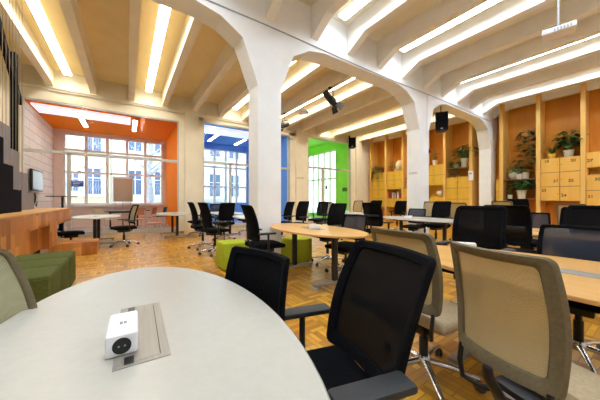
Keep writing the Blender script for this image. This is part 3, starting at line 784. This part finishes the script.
# wall TV and items on the brick wall
t = thing('television', 'wall-mounted flat screen with black frame on the white brick wall of the orange room', 'television', (-2.51, 11.7, 1.8), 0)
bm = B(); box(bm, 0.04, 0.10, -0.6, 0.6, -0.34, 0.34, 0.012); obj('casing', bm, M['black_pl'], t)
bm = B(); box(bm, 0.10, 0.104, -0.55, 0.55, -0.29, 0.29); obj('screen', bm, M['screen'], t)
bm = B(); box(bm, 0.0, 0.04, -0.15, 0.15, -0.15, 0.15); obj('wall_bracket', bm, M['black_pl'], t)
t = thing('telephone', 'black wall telephone hanging below the flat screen', 'telephone', (-2.51, 11.5, 1.25))
bm = B(); box(bm, 0, 0.07, -0.12, 0.12, -0.17, 0.17, 0.02); obj('body', bm, M['black_pl'], t)
bm = B(); tube(bm, [(0.09,-0.17,0.13),(0.12,-0.17,0.0),(0.09,-0.17,-0.16)], [0.035,0.02,0.035], 8); tube(bm, [(0.07,-0.12,-0.16),(0.1,0.02,-0.28),(0.09,0.12,-0.15)], 0.012, 6); obj('handset', bm, M['black_pl'], t)
t = thing('side_table', 'small dark pedestal table inside the orange room by the brick wall', 'table', (-1.85, 11.9, 0))
bm = B(); box(bm, -0.36, 0.36, -0.36, 0.36, 1.28, 1.31, 0.005); obj('tabletop', bm, M['leg_black'], t)
bm = B(); tube(bm, [(0,0,0.03),(0,0,1.28)], 0.035, 10); obj('leg', bm, M['leg_black'], t)
bm = B(); lathe(bm, [(0.27,0),(0.27,0.02),(0.05,0.04)], 20); obj('base', bm, M['leg_black'], t)
# easel
t = thing('easel', 'flip chart easel with brown kraft board before the orange room window', 'easel', (-0.15, 13.5, 0), math.radians(8))
bm = B(); box(bm, -0.33, 0.33, -0.02, 0.01, 1.12, 2.12, 0.004); bd = obj('board', bm, M['paper'], t)
bm = B(); box(bm, -0.36, 0.36, -0.03, 0.02, 2.10, 2.18); box(bm, -0.36, 0.36, -0.05, 0.02, 1.08, 1.12); box(bm, -0.37, -0.33, -0.03, 0.02, 1.08, 2.18); box(bm, 0.33, 0.37, -0.03, 0.02, 1.08, 2.18); obj('board_frame', bm, M['frame_white'], bd)
for x, y in ((-0.36,-0.15),(0.36,-0.15),(0,0.45)):
    bm = B(); tube(bm, [(x, y, 0), (x*0.7, 0.03, 1.2)], 0.014, 8); obj('leg', bm, M['frame_grey'], t)
# stickers on glass
bm = B(); box(bm, -0.15, 0.15, -0.004, 0, -0.09, 0.09, 0.001, 1)
st = tag(obj('sign', bm, M['sign_blue'], loc=(-1.29, YG+0.035, 1.68)), 'small blue sign stuck on the glass of the orange room', 'sign')
bm = B()
for i in range(3): box(bm, -0.11, 0.11-0.05*i, -0.006, -0.004, 0.045-0.05*i, 0.06-0.05*i)
obj('lettering', bm, M['white_pl'], st)
bm = B(); box(bm, -0.02, 0, -0.2, 0.2, -0.11, 0.11, 0.002, 1)
st = tag(obj('sign', bm, M['sign_green'], loc=(10.9, 11.25, 1.8)), 'small dark green sign on the lime wall of the green room', 'sign')

def text_obj(s, size, m, loc, rot, parent=None, name='number'):
    cu = bpy.data.curves.new('t', 'FONT'); cu.body = s; cu.size = size; cu.extrude = 0.001; cu.align_x = 'CENTER'; cu.align_y = 'CENTER'
    cu.offset = 0.002
    tmp = bpy.data.objects.new('t', cu); me = bpy.data.meshes.new_from_object(tmp)
    bpy.data.objects.remove(tmp); me.materials.clear(); me.materials.append(m); me.name = name
    o = bpy.data.objects.new(name, me); COL.objects.link(o); o.location = loc; o.rotation_euler = rot
    if parent: o.parent = parent
    return o

# small grey writing on the pillar side
bm = B()
random.seed(3)
for r in range(2):
    y = 0.0
    while y < 0.26:
        w = random.uniform(0.012, 0.03); box(bm, -0.002, 0, -y-w, -y, -0.035*r-0.009, -0.035*r+0.009); y += w+0.01
tag(obj('wall_lettering', bm, M['grey_text'], loc=(7.225-hw-0.001, 4.5, 1.98)), 'two short lines of tiny grey writing on the middle pillar', 'lettering')
bm = B()
for r in range(2):
    y = 0.0
    while y < 0.4:
        w = random.uniform(0.02, 0.05); box(bm, y, y+w, -0.002, 0, -0.05*r-0.012, -0.05*r+0.012); y += w+0.015
tag(obj('wall_lettering', bm, M['grey_text'], loc=(6.86, YG-0.101, 2.28)), 'tiny grey writing on the cream pillar left of the green room', 'lettering')

# ------------------------------------------------------------------ locker wall
XF = 12.07
PY = [1.67 + 1.073*i for i in range(-4, 9)]
PY = [y for y in PY if y > -2.5]
for y in PY:
    if 4.0 < y < 4.7: continue
    bm = B(); box(bm, XF-0.05, XR, y-0.055, y+0.055, 0, ZS); struct('trim_%d' % k, bm, M['ply'], None); k += 1
def locker_bank(y0, y1, z0, rows, rh, label, mat, nums=None, ncol=2, openrow=None):
    """cabinet between posts; every door its own part"""
    t = thing('locker_unit', label, 'lockers', (XF, (y0+y1)/2, z0))
    w = (y1-y0); H = rows*rh
    bm = B()
    d = 0.5
    if openrow is None: box(bm, 0.02, d, -w/2, w/2, 0, H)
    else:
        z = 0
        oz0, oz1 = openrow
        box(bm, 0.02, d, -w/2, w/2, 0, oz0); box(bm, 0.02, d, -w/2, w/2, oz1, H)
        box(bm, 0.02, d, -w/2, -w/2+0.03, oz0, oz1); box(bm, 0.02, d, w/2-0.03, w/2, oz0, oz1); box(bm, d-0.03, d, -w/2, w/2, oz0, oz1)
    obj('cabinet', bm, mat, t, smooth=None)
    bm = B()
    for za, zb in ([(0, H)] if openrow is None else [(0, openrow[0]), (openrow[1], H)]): box(bm, 0.016, 0.021, -w/2+0.004, w/2-0.004, za+0.004, zb-0.004)
    obj('gap_shade', bm, M['shelfw'], t, smooth=None)  # dark sheet behind the doors, added as the shade in their gaps
    z = 0; i = 0
    spans = []
    if openrow is None: spans = [(r*rh, (r+1)*rh) for r in range(rows)]
    else:
        lo, hi = openrow
        z = H
        while z > hi+0.1: spans.append((z-rh, z)); z -= rh
        z = lo
        while z > 0.1: spans.append((max(0, z-rh), z)); z -= rh
    spans.sort(key=lambda s: -s[0])
    for (a, b_) in spans:
        for c_ in range(ncol):
            # left in view = larger Y
            ya = w/2 - (c_+1)*w/ncol; yb = w/2 - c_*w/ncol
            bm = B(); box(bm, 0, 0.02, ya+0.009, yb-0.009, a+0.009, b_-0.009, 0.002, 1)
            dr = obj('door', bm, mat, t)
            bm = B(); tube(bm, [(-0.012, (ya+yb)/2+(w/ncol*0.40)*(1 if c_ else -1), (a+b_)/2), (0.0, (ya+yb)/2+(w/ncol*0.40)*(1 if c_ else -1), (a+b_)/2)], 0.012, 8)
            obj('knob', bm, M['ink'], dr)
            if nums and i < len(nums) and nums[i]:
                s, fy, fz = nums[i]
                text_obj(s, 0.125, M['ink'], (-0.002, yb-(yb-ya)*fy, b_-(b_-a)*fz), (PI/2, 0, -PI/2), dr)
            i += 1
    return t
RH = 0.49
locker_bank(PY_ := 0, 0, 0, 0, 0, '', M['lock']) if False else None
def bay(i): return (1.67+1.073*i+0.057, 1.67+1.073*(i+1)-0.057)
b0 = bay(0)    # between posts at 1.67 and 2.74
locker_bank(b0[0], b0[1], 1.135, 3, RH, 'plywood lockers numbered 19 to 24 under the two potted plants', M['lock'],
            [('19',0.32,0.22),('20',0.65,0.28),('21',0.80,0.62),('22',0.55,0.62),('23',0.18,0.25),('24',0.2,0.62)])
bm1 = bay(-1)
locker_bank(bm1[0], bm1[1], 0.72, 4, RH, 'plywood lockers numbered 27 and up at the right edge with a dark gap', M['lock'],
            [('27',0.18,0.55),('26',0.5,0.4),('30',0.5,0.3),('28',0.25,0.25),('31',0.2,0.4),('32',0.3,0.3)], openrow=(1.24,1.47))
bm2 = bay(-2)
locker_bank(bm2[0], bm2[1], 1.135, 3, RH, 'plywood lockers beyond the right edge of the view', M['lock'])
b4 = bay(3)   # 4.89..5.96 : two columns yellow
locker_bank(b4[0], b4[1], 0.72, 3, RH, 'yellow lockers under the plant shelf between middle and far pillar', M['lock_y'])
b5 = bay(4)
locker_bank(b5[0], b5[1], 0.88, 4, RH, 'yellow lockers just right of the middle pillar with an open niche', M['lock_y'], openrow=(0.42,1.07))
b6 = bay(6)
locker_bank(b6[0], b6[1], 0.78, 4, RH, 'yellow lockers with the white egg on top left of the middle pillar', M['lock_y'], openrow=(0.48,0.95))
b7 = bay(7)
locker_bank(b7[0], b7[1], 0.78, 4, RH, 'yellow lockers in the far corner under trailing plants', M['lock_y'])
b55 = bay(5)
locker_bank(b55[0], b55[1], 0.78, 2, RH, 'yellow lockers hidden by the middle pillar with a dark plant on top', M['lock_y'])
# shelves left of locker 19
b1 = bay(1)
def shelf(y0, y1, z, label):
    t = boxobj('shelf', M['shelfw'], XF, XR, y0-0.002, y1+0.002, z-0.035, z, bev=0.003); tag(t, label, 'shelf')
shelf(b1[0], b1[1], 1.95, 'brown shelf carrying the white ornament and the tall plant')
shelf(b1[0], b1[1], 1.22, 'lower brown shelf carrying two potted plants behind the chairs')
shelf(b4[0], b4[1], 2.60, 'brown shelf of plants above the yellow lockers')
locker_bank(bay(2)[0], 4.0, 1.0, 2, RH, 'narrow yellow locker column hidden behind the far pillar', M['lock_y'], ncol=1)
# thermostat
t = thing('wall_box', 'white intercom box on the wooden post left of the far pillar', 'intercom', (XF-0.052, 4.86, 2.2))
bm = B(); box(bm, -0.05, 0, -0.09, 0.09, -0.2, 0.2, 0.012); obj('body', bm, M['white_pl'], t)
bm = B(); box(bm, -0.054, -0.05, -0.05, 0.05, 0.05, 0.13); obj('display', bm, M['conduit'], t)

# ------------------------------------------------------------------ plants and ornaments on the locker wall
def leaf(bm, p, d, up, L, W, droop=0.3):
    d = Vector(d).normalized(); side = d.cross(Vector((0,0,1)))
    side = side.normalized() if side.length > 1e-3 else Vector((1,0,0))
    n = 4; L_, R_, C_ = [], [], []
    for i in range(n+1):
        f = i/n; w = W*math.sin(PI*(0.08+0.92*f)**0.8)*(1 if i < n else 0.02)
        c = Vector(p) + d*L*f + Vector((0,0,up*L*f - droop*L*f*f))
        C_.append(bm.verts.new(c)); L_.append(bm.verts.new(c+side*w+Vector((0,0,0.15*w)))); R_.append(bm.verts.new(c-side*w+Vector((0,0,0.15*w))))
    for i in range(n):
        bm.faces.new((C_[i], C_[i+1], L_[i+1], L_[i])); bm.faces.new((R_[i], R_[i+1], C_[i+1], C_[i]))
def plant(x, y, z, label, pot, pr, ph, H, R, n, Lf, Wf, kind='bush', lm='leaf', seed=1, name='potted_plant', trail=0, group=None):
    rnd = random.Random(seed)
    t = thing(name, label, 'plant', (x, y, z), 0, group)
    bm = B(); lathe(bm, [(pr*0.72,0),(pr*0.95,ph*0.85),(pr,ph*0.86),(pr,ph),(pr*0.88,ph),(pr*0.85,ph*0.88)], 18); obj('pot', bm, pot, t, smooth=40)
    bs = B(); bl = B()
    for i in range(n):
        a = rnd.uniform(0, 2*PI); r = R*math.sqrt(rnd.random()); f = rnd.random()
        if kind == 'spike':
            leaf(bl, (0,0,ph*0.9), (math.cos(a)*0.6, math.sin(a)*0.6, rnd.uniform(0.4,1.2)), 0.2, H*rnd.uniform(0.7,1.1), Wf, 0.35); continue
        if kind == 'tall':
            f = 0.15+0.85*i/n; hx = 0.05*math.sin(3*f+seed); hy = 0.10*math.sin(2.2*f+seed)
            p = Vector((hx, hy, ph + (H-ph)*f)); q = p + Vector((math.cos(a), math.sin(a), 0.35))*R*rnd.uniform(0.4,1)
        else:
            q = Vector((r*math.cos(a), r*math.sin(a), ph + (H-ph)*(0.15+0.85*f)*(1-0.35*(r/R)**2)))
            p = Vector((q.x*0.15, q.y*0.15, ph*0.9))
        tube(bs, [p, (p+q)/2+Vector((0,0,0.02)), q], 0.004, 4)
        leaf(bl, q, (math.cos(a+rnd.uniform(-.6,.6)), math.sin(a+rnd.uniform(-.6,.6)), 0.1), 0.1, Lf*rnd.uniform(0.7,1.2), Wf*rnd.uniform(0.7,1.2), 0.5)
    for i in range(trail):
        a = PI/2 + rnd.uniform(-1.0, 1.0) + (PI/2); px = -pr*0.9; py = rnd.uniform(-R, R)
        L = rnd.uniform(0.2, 0.5)
        tube(bs, [(0,0,ph*0.95),(px-0.05,py*0.6,ph),(px-0.09,py,-L)], 0.004, 4)
        for j in range(5):
            fz = ph - (L+ph)*(j+0.5)/5
            leaf(bl, (px-0.08, py*(0.6+0.08*j), fz), (rnd.uniform(-1,0.2), rnd.uniform(-1,1), 0), 0, Lf*0.7, Wf*0.8, 0.4)
    if kind == 'tall': tube(bs, [(0,0,ph*0.8)]+[(0.05*math.sin(3*f+seed), 0.10*math.sin(2.2*f+seed), ph+(H-ph)*f) for f in (0.2,0.4,0.6,0.8,1)], 0.009, 6)
    for v in bs.verts: v.co.x = min(v.co.x, XR-0.03-x)
    for v in bl.verts: v.co.x = min(v.co.x, XR-0.03-x)
    if len(bs.verts): obj('stem', bs, M['shelfw'] if kind == 'tall' else M['leaf2'], t)
    else: bs.free()
    obj('foliage', bl, M[lm], t, smooth=60)
    return t
ZT = 1.135+3*RH
plant(XF+0.2, b0[1]-0.25, ZT, 'small spiky plant in a yellow pot on top of locker 19', M['pot_yellow'], 0.10, 0.17, 0.38, 0.2, 26, 0.2, 0.018, 'spike', seed=2)
plant(XF+0.2, b0[0]+0.30, ZT, 'broad-leaved plant in a white pot on top of locker 20', M['pot_white'], 0.14, 0.24, 0.90, 0.27, 75, 0.24, 0.085, seed=5)
plant(XF+0.22, b1[0]+0.36, 1.95, 'tall leafy plant in a white pot on the brown shelf', M['pot_white'], 0.13, 0.26, 1.75, 0.24, 75, 0.25, 0.085, 'tall', seed=3)
plant(XF+0.12, b1[0]+0.52, 1.95, 'short bushy plant in a pale pot beside the tall plant', M['pot_white'], 0.10, 0.2, 0.55, 0.28, 70, 0.2, 0.06, seed=13)
plant(XF+0.15, b1[0]+0.45, 1.22, 'dark drooping plant in a white pot on the lower shelf', M['pot_white'], 0.15, 0.32, 0.75, 0.30, 100, 0.22, 0.06, seed=8)
plant(XF+0.15, b1[1]-0.16, 1.22, 'small pale plant pot on the lower shelf by the post', M['pot_white'], 0.09, 0.15, 0.38, 0.12, 14, 0.12, 0.03, seed=9)
bm = B(); bmesh.ops.create_icosphere(bm, subdivisions=4, radius=1)
for v in bm.verts:
    nn = noise.noise(v.co*2.2)*0.09
    v.co = Vector((v.co.x*0.19*(1+nn), v.co.y*0.21*(1+nn)*(1-0.15*v.co.y), max(-0.19, v.co.z*0.22*(1+nn))))
tag(obj('ornament', bm, M['globe'], loc=(XF+0.25, b1[1]-0.26, 1.95+0.19), smooth=60), 'white rounded stone-like ornament on the brown shelf left of the tall plant', 'ornament')
# plants left/middle
z4 = 2.60
plant(XF+0.2, b4[0]+0.28, z4, 'bushy dark plant in a white pot on the shelf above the yellow lockers', M['pot_white'], 0.15, 0.40, 1.0, 0.36, 110, 0.26, 0.06, seed=11)
plant(XF+0.2, b4[1]-0.32, z4, 'light green leafy plant at the left end of that shelf by the post', M['pot_white'], 0.10, 0.16, 0.38, 0.28, 34, 0.16, 0.05, lm='leaf2', seed=12, trail=5)
z4b = 0.72+3*RH
plant(XF+0.15, b4[1]-0.30, z4b, 'reddish plant on top of the yellow lockers under the shelf', M['pot_red'], 0.08, 0.12, 0.3, 0.2, 24, 0.12, 0.03, lm='leaf3', seed=14)
z5 = 0.88+4*RH
plant(XF+0.2, b5[0]+0.5, z5, 'sparse plant in a white pot on the locker just right of the middle pillar', M['pot_white'], 0.12, 0.24, 0.85, 0.22, 20, 0.14, 0.035, lm='leaf3', seed=15)
t = thing('globe', 'small round white globe in the open niche right of the middle pillar', 'globe', (XF+0.2, b5[0]+0.25, 0.88+0.42))
bm = B(); bmesh.ops.create_uvsphere(bm, u_segments=24, v_segments=16, radius=0.15); 
for v in bm.verts: v.co.z += 0.2
obj('ball', bm, M['globe'], t, smooth=60)
bm = B(); lathe(bm, [(0.09,0),(0.09,0.02),(0.03,0.05),(0.03,0.07)], 16); obj('stand', bm, M['pot_red'], t)
t = thing('wall_clock', 'dark round disc on the wall just right of the middle pillar', 'wall clock', (XF+0.05, b5[1]-0.12, 3.55))
bm = B(); bmesh.ops.create_cone(bm, cap_ends=True, segments=28, radius1=0.17, radius2=0.17, depth=0.05, matrix=Matrix.Rotation(PI/2, 4, 'Y')); obj('face', bm, M['black_pl'], t)
bm = B(); tube(bm, [(0.02,0,0),(0.6,0,0)], 0.015, 6); obj('mount', bm, M['black_pl'], t)
z6 = 0.78+4*RH
bm = B(); lathe(bm, [(0.22*math.sin(PI*j/18)*(1-0.12*math.cos(PI*(1-j/18))*-1), 0.3-0.3*math.cos(PI*j/18)) for j in range(1, 18)], 24)
tag(obj('egg', bm, M['egg'], loc=(XF+0.25, b6[0]+0.3, z6-0.003), smooth=60), 'large pale egg standing on the yellow lockers left of the middle pillar', 'ornament')
plant(XF+0.2, b6[1]-0.2, z6, 'slender twiggy plant in a red pot left of the egg', M['pot_red'], 0.09, 0.16, 0.85, 0.16, 20, 0.1, 0.025, seed=21)
plant(XF+0.15, b6[1]-0.48, z6, 'tiny plant in a white pot beside the egg', M['pot_white'], 0.08, 0.15, 0.28, 0.08, 8, 0.08, 0.02, seed=22)
plant(XF+0.15, b7[0]+0.30, z6, 'trailing green plant on the corner lockers, right one', M['pot_red'], 0.10, 0.14, 0.45, 0.3, 34, 0.14, 0.04, seed=23, lm='leaf2', trail=4)
plant(XF+0.15, b7[1]-0.25, z6, 'trailing dark green plant on the corner lockers, left one', M['pot_white'], 0.10, 0.14, 0.55, 0.26, 40, 0.15, 0.04, seed=24, trail=9)
plant(XF+0.2, b55[1]-0.3, 0.78+2*RH, 'dark plant on the lower lockers at the left side of the middle pillar', M['pot_white'], 0.1, 0.2, 0.8, 0.28, 36, 0.2, 0.04, seed=25)
# books in the open niche below the egg
rb = random.Random(5); y = b6[1]-0.08; i = 0
cols_ = ['red','white','black','brown']
while y > b6[0]+0.12:
    th = rb.uniform(0.035, 0.07); h = rb.uniform(0.24, 0.38); c_ = [0,2,0,3,1,2,1,0,2,1,1,3,0,2][i % 14]
    bm = B(); box(bm, 0, 0.22, -th/2, th/2, 0, h, 0.004, 1)
    o = obj('book', bm, M['books'][c_], loc=(XF+0.06, y-th/2, 0.78+0.48))
    tag(o, '%s book spine standing in the open niche below the egg' % cols_[c_], 'book', '%s books in the niche' % cols_[c_])
    y -= th+0.004; i += 1

# ------------------------------------------------------------------ equipment
def speaker(x, y, z, rz, s, label, drop, wallm=False):
    t = thing('speaker', label, 'speaker', (x, y, z), rz)
    w, h, d = 0.36*s, 0.58*s, 0.34*s
    bm = B(); prism(bm, [(-d*0.5,-w*0.32,-h/2),(-d*0.5,w*0.32,-h/2),(d*0.5,w*0.5,-h/2),(d*0.5,-w*0.5,-h/2)], (0,0,h))
    bmesh.ops.bevel(bm, geom=bm.edges[:], offset=0.012, segments=2, affect='EDGES'); obj('cabinet', bm, M['black_pl'], t)
    bm = B(); box(bm, d*0.5, d*0.5+0.008, -w*0.44, w*0.44, -h*0.46, h*0.46, 0.003, 1); g = obj('grille', bm, M['black_fab'], t)
    bm = B(); box(bm, d*0.5+0.008, d*0.5+0.011, -0.03, 0.03, -h*0.42, -h*0.36); obj('badge', bm, M['conduit'], g)
    bm = B(); tube(bm, [(0,-w*0.55,0),(0,-w*0.55,h*0.56),(0,w*0.55,h*0.56),(0,w*0.55,0)], 0.014, 6)
    if wallm: tube(bm, [(0,0,h*0.56),(-drop,0,h*0.56)], 0.018, 6)
    else: tube(bm, [(0,0,h*0.56),(0,0,h*0.5+drop)], 0.014, 6)
    obj('bracket', bm, M['black_pl'], t)
speaker(8.55, 4.35, 3.72, math.radians(215), 1.05, 'black speaker hung under the arch between middle and far pillar', 0.24)
speaker(10.4, 10.2, 4.40, math.radians(235), 1.15, 'black speaker at the top corner of the green room front', 0.3)
def spot(x, y, z, rz, tilt, s, label, ztop):
    t = thing('spotlight', label, 'spotlight', (x, y, z), rz)
    R_ = Matrix.Rotation(tilt, 4, 'Y')
    bm = B(); lathe(bm, [(0.05*s,-0.22*s),(0.085*s,-0.18*s),(0.09*s,0.12*s),(0.07*s,0.14*s),(0.07*s,0.20*s)], 18)
    for v in bm.verts: v.co = R_ @ v.co
    obj('housing', bm, M['black_pl'], t)
    bm = B()
    for k_ in range(4):
        a = PI/2*k_; q = Matrix.Rotation(a, 4, 'Z')
        p = [Vector((0.085*s,-0.08*s,0.20*s)), Vector((0.085*s,0.08*s,0.20*s)), Vector((0.15*s,0.11*s,0.34*s)), Vector((0.15*s,-0.11*s,0.34*s))]
        p = [R_ @ (q @ v) for v in p]
        prism(bm, p, R_ @ (q @ Vector((0.006,0,0.002))))
    obj('barn_doors', bm, M['black_pl'], t)
    bm = B(); tube(bm, [(0,-0.11*s,0),(0,-0.12*s,0.16*s),(0,0.12*s,0.16*s),(0,0.11*s,0)], 0.012*s, 6); tube(bm, [(0,0,0.16*s),(0,0,ztop-z)], 0.012, 8); obj('yoke', bm, M['black_pl'], t)
    bm = B(); lathe(bm, [(0.06,0),(0.06,0.03)], 12, (0,0,ztop-z-0.03)); obj('ceiling_mount', bm, M['black_pl'], t)
spot(5.15, 5.95, 4.28, math.radians(-5), math.radians(130), 1.25, 'large black stage spotlight with barn doors hanging from a ceiling rib', ZR)
spot(5.19, 8.75, 4.15, math.radians(200), math.radians(115), 1.1, 'smaller black spotlight right against the near pillar above the blue room', ZR)
def projector(x, y, z, rz, s, ztop, label):
    t = thing('projector', label, 'projector', (x, y, z), rz)
    bm = B(); box(bm, -0.19*s, 0.19*s, -0.27*s, 0.27*s, -0.07*s, 0.05*s, 0.02*s, 3); bd = obj('body', bm, M['white_pl'], t)
    bm = B(); bmesh.ops.create_cone(bm, cap_ends=True, segments=20, radius1=0.05*s, radius2=0.045*s, depth=0.05*s, matrix=Matrix.Translation((0.2*s,-0.15*s,-0.01*s)) @ Matrix.Rotation(PI/2, 4, 'Y')); obj('lens', bm, M['hole'], bd)
    bm = B()
    for i in range(6): box(bm, -0.192*s, -0.189*s, -0.2*s+0.05*s*i, -0.17*s+0.05*s*i, -0.05*s, 0.02*s)
    obj('vent', bm, M['conduit'], bd)
    bm = B(); box(bm, -0.14*s, 0.14*s, -0.16*s, 0.16*s, 0.06*s, 0.075*s); 
    for sx in (-1, 1):
        for sy in (-1, 1): tube(bm, [(sx*0.12*s, sy*0.14*s, 0.045*s), (sx*0.03*s, sy*0.03*s, 0.13*s)], 0.01*s, 6)
    obj('mounting_plate', bm, M['leg_black'], t)
    bm = B(); tube(bm, [(0,0,0.06*s),(0,0,ztop-z)], 0.018*s, 8); obj('pole', bm, M['conduit'], t)
projector(6.21, 1.15, 4.10, math.radians(12), 0.78, 4.70, 'white projector on a pole under the ceiling at the upper right')
projector(5.19, 7.45, 4.30, math.radians(30), 0.62, ZR, 'small grey-white projector on the ceiling rib right of the near pillar')
for i, (zz) in enumerate((3.5, 3.08)):
    t = thing('wall_lamp', ['upper round black lamp head at the left edge of the green room glass', 'lower round black lamp head at the left edge of the green room glass'][i], 'lamp', (7.85, YG+0.6, zz), math.radians(235))
    bm = B(); lathe(bm, [(0.07,-0.12),(0.17,-0.06),(0.2,0.04),(0.18,0.08)], 20)
    R_ = Matrix.Rotation(PI/2, 4, 'Y')
    for v in bm.verts: v.co = R_ @ v.co
    obj('shell', bm, M['black_pl'], t)
    bm = B(); tube(bm, [(-0.12,0,0),(-0.2,0.12,0)], 0.02, 6); obj('bracket', bm, M['black_pl'], t)

# ------------------------------------------------------------------ outside
bm = B(); box(bm, -22, 40, 14.9, 34, -0.3, -0.12); struct('ground_street', bm, M['street'], None)
def building(x0, x1, y, H, m, label, wins, balc):
    t = thing('building', label, 'building', ((x0+x1)/2, y, -0.12)); w = (x1-x0)/2; cx_ = (x0+x1)/2
    bm = B(); box(bm, -w, w, 0, 5, 0, H); obj('wall', bm, m, t, smooth=None)
    for (wx, wz, ww, wh) in wins:
        bm = B(); lx = wx-cx_
        box(bm, lx-ww/2-0.08, lx-ww/2, -0.06, 0.02, wz-0.08, wz+wh+0.08); box(bm, lx+ww/2, lx+ww/2+0.08, -0.06, 0.02, wz-0.08, wz+wh+0.08)
        box(bm, lx-ww/2-0.08, lx+ww/2+0.08, -0.06, 0.02, wz+wh, wz+wh+0.08); box(bm, lx-ww/2-0.08, lx+ww/2+0.08, -0.1, 0.02, wz-0.1, wz)
        box(bm, lx-0.03, lx+0.03, -0.04, 0.02, wz, wz+wh); box(bm, lx-ww/2, lx+ww/2, -0.04, 0.02, wz+wh*0.62, wz+wh*0.62+0.05)
        f = obj('window_frame', bm, M['frame_white'], t, smooth=None)
        bm = B(); box(bm, lx-ww/2, lx+ww/2, -0.02, 0.0, wz, wz+wh); obj('pane', bm, M['win_blue'], f, smooth=None)
    for (bx0, bx1, bz) in balc:
        bm = B(); box(bm, bx0-cx_, bx1-cx_, -0.7, 0, bz-0.12, bz); s = obj('balcony', bm, m, t, smooth=None)
        bm = B(); tube(bm, [(bx0-cx_,-0.68,bz+0.95),(bx1-cx_,-0.68,bz+0.95)], 0.025, 6); n_ = int((bx1-bx0)/0.13)
        for i in range(n_+1):
            x_ = bx0-cx_+(bx1-bx0)*i/n_; tube(bm, [(x_,-0.68,bz),(x_,-0.68,bz+0.95)], 0.014, 4)
            if i < n_: tube(bm, [(x_,-0.68,bz+0.2),(x_+0.13,-0.68,bz+0.75)], 0.011, 4)
        obj('railing', bm, M['rail'], s, smooth=None)
wl = [(x, z, 0.85, 1.75) for x in (-4.1, -1.95) for z in (1.7, 4.6)] + [(-3.0, 1.9, 0.6, 1.3)]
building(-9, -1.0, 22.5, 11, M['facade'], 'cream house with blue windows and iron balconies outside the orange room', wl, [(-4.8,-1.2,1.65),(-4.8,-1.2,4.55)])
building(-0.95, 3.6, 23.0, 12, M['facade_w'], 'white house outside behind the easel and the tree', [(0.5,1.7,0.8,1.8),(2.2,1.7,0.8,1.8),(0.5,5,0.8,1.8),(2.2,5,0.8,1.8)], [(1.6,2.9,1.6)])
building(3.7, 14, 22.5, 12, M['facade_w'], 'pale house outside the blue room window', [(x, z, 0.9, 1.9) for x in (4.6,6.3,8.0,9.7) for z in (1.6,5.0)], [(4.0,7.2,1.55),(4.0,7.2,4.95)])
building(16, 24, 9, 13, M['facade_w'], 'pale house outside the tall windows of the green room', [], [])
rt = random.Random(4)
t = thing('tree', 'pale-barked leafless street tree outside the orange room window', 'tree', (1.15, 18.5, -0.12))
bm = B(); tube(bm, [(0,0,0),(0.05,0,1.5),(-0.1,0,3),(0.1,0,5),(0,0,7)], [0.26,0.22,0.19,0.15,0.08], 10)
for i in range(16):
    z = rt.uniform(2.2, 6); a = rt.uniform(0, 2*PI); L = rt.uniform(0.8, 2)
    p = Vector((0,0,z)); q = p+Vector((math.cos(a)*L*0.6, math.sin(a)*L*0.3, L*0.5)); r = q+Vector((math.cos(a+0.5)*L*0.5, math.sin(a+0.5)*L*0.2, L*0.6))
    tube(bm, [p, q, r], [0.07,0.045,0.015], 6)
    tube(bm, [q, q+Vector((math.cos(a-0.9)*L*0.5,0.1,L*0.35))], [0.035,0.01], 5)
obj('trunk', bm, M['bark'], t, smooth=60)

# ------------------------------------------------------------------ light, camera, view
w = bpy.data.worlds.new('World'); SC.world = w; w.use_nodes = True
nt = w.node_tree; bg = nt.nodes['Background']
sky = nt.nodes.new('ShaderNodeTexSky'); sky.sky_type = 'HOSEK_WILKIE'; sky.sun_direction = (-0.3, -0.5, 0.8); sky.turbidity = 8; sky.ground_albedo = 0.5
mxn = nt.nodes.new('ShaderNodeMix'); mxn.data_type = 'RGBA'; mxn.inputs['Factor'].default_value = 0.7
lk(nt, sky.outputs['Color'], mxn.inputs[6]); mxn.inputs[7].default_value = (0.86,0.93,1.0,1)
lk(nt, mxn.outputs[2], bg.inputs['Color']); bg.inputs['Strength'].default_value = 3.1
cam = bpy.data.cameras.new('Camera'); co = bpy.data.objects.new('Camera', cam); COL.objects.link(co)
cam.sensor_width = 36; cam.lens = 36*255/600; cam.clip_start = 0.02; cam.clip_end = 200
co.location = (0,0,EYE); co.rotation_euler = (PI/2, 0, -math.atan2(CY, CX))
SC.camera = co
SC.view_settings.view_transform = 'Standard'; SC.view_settings.look = 'None'; SC.view_settings.gamma = 1; SC.view_settings.exposure = 0.88
SC.view_settings.use_curve_mapping = False
SC.cycles.use_denoising = True
SC.cycles.max_bounces = 8; SC.cycles.diffuse_bounces = 5; SC.cycles.transparent_max_bounces = 16
SC.cycles.sample_clamp_indirect = 6
SC.cycles.caustics_reflective = False; SC.cycles.caustics_refractive = False
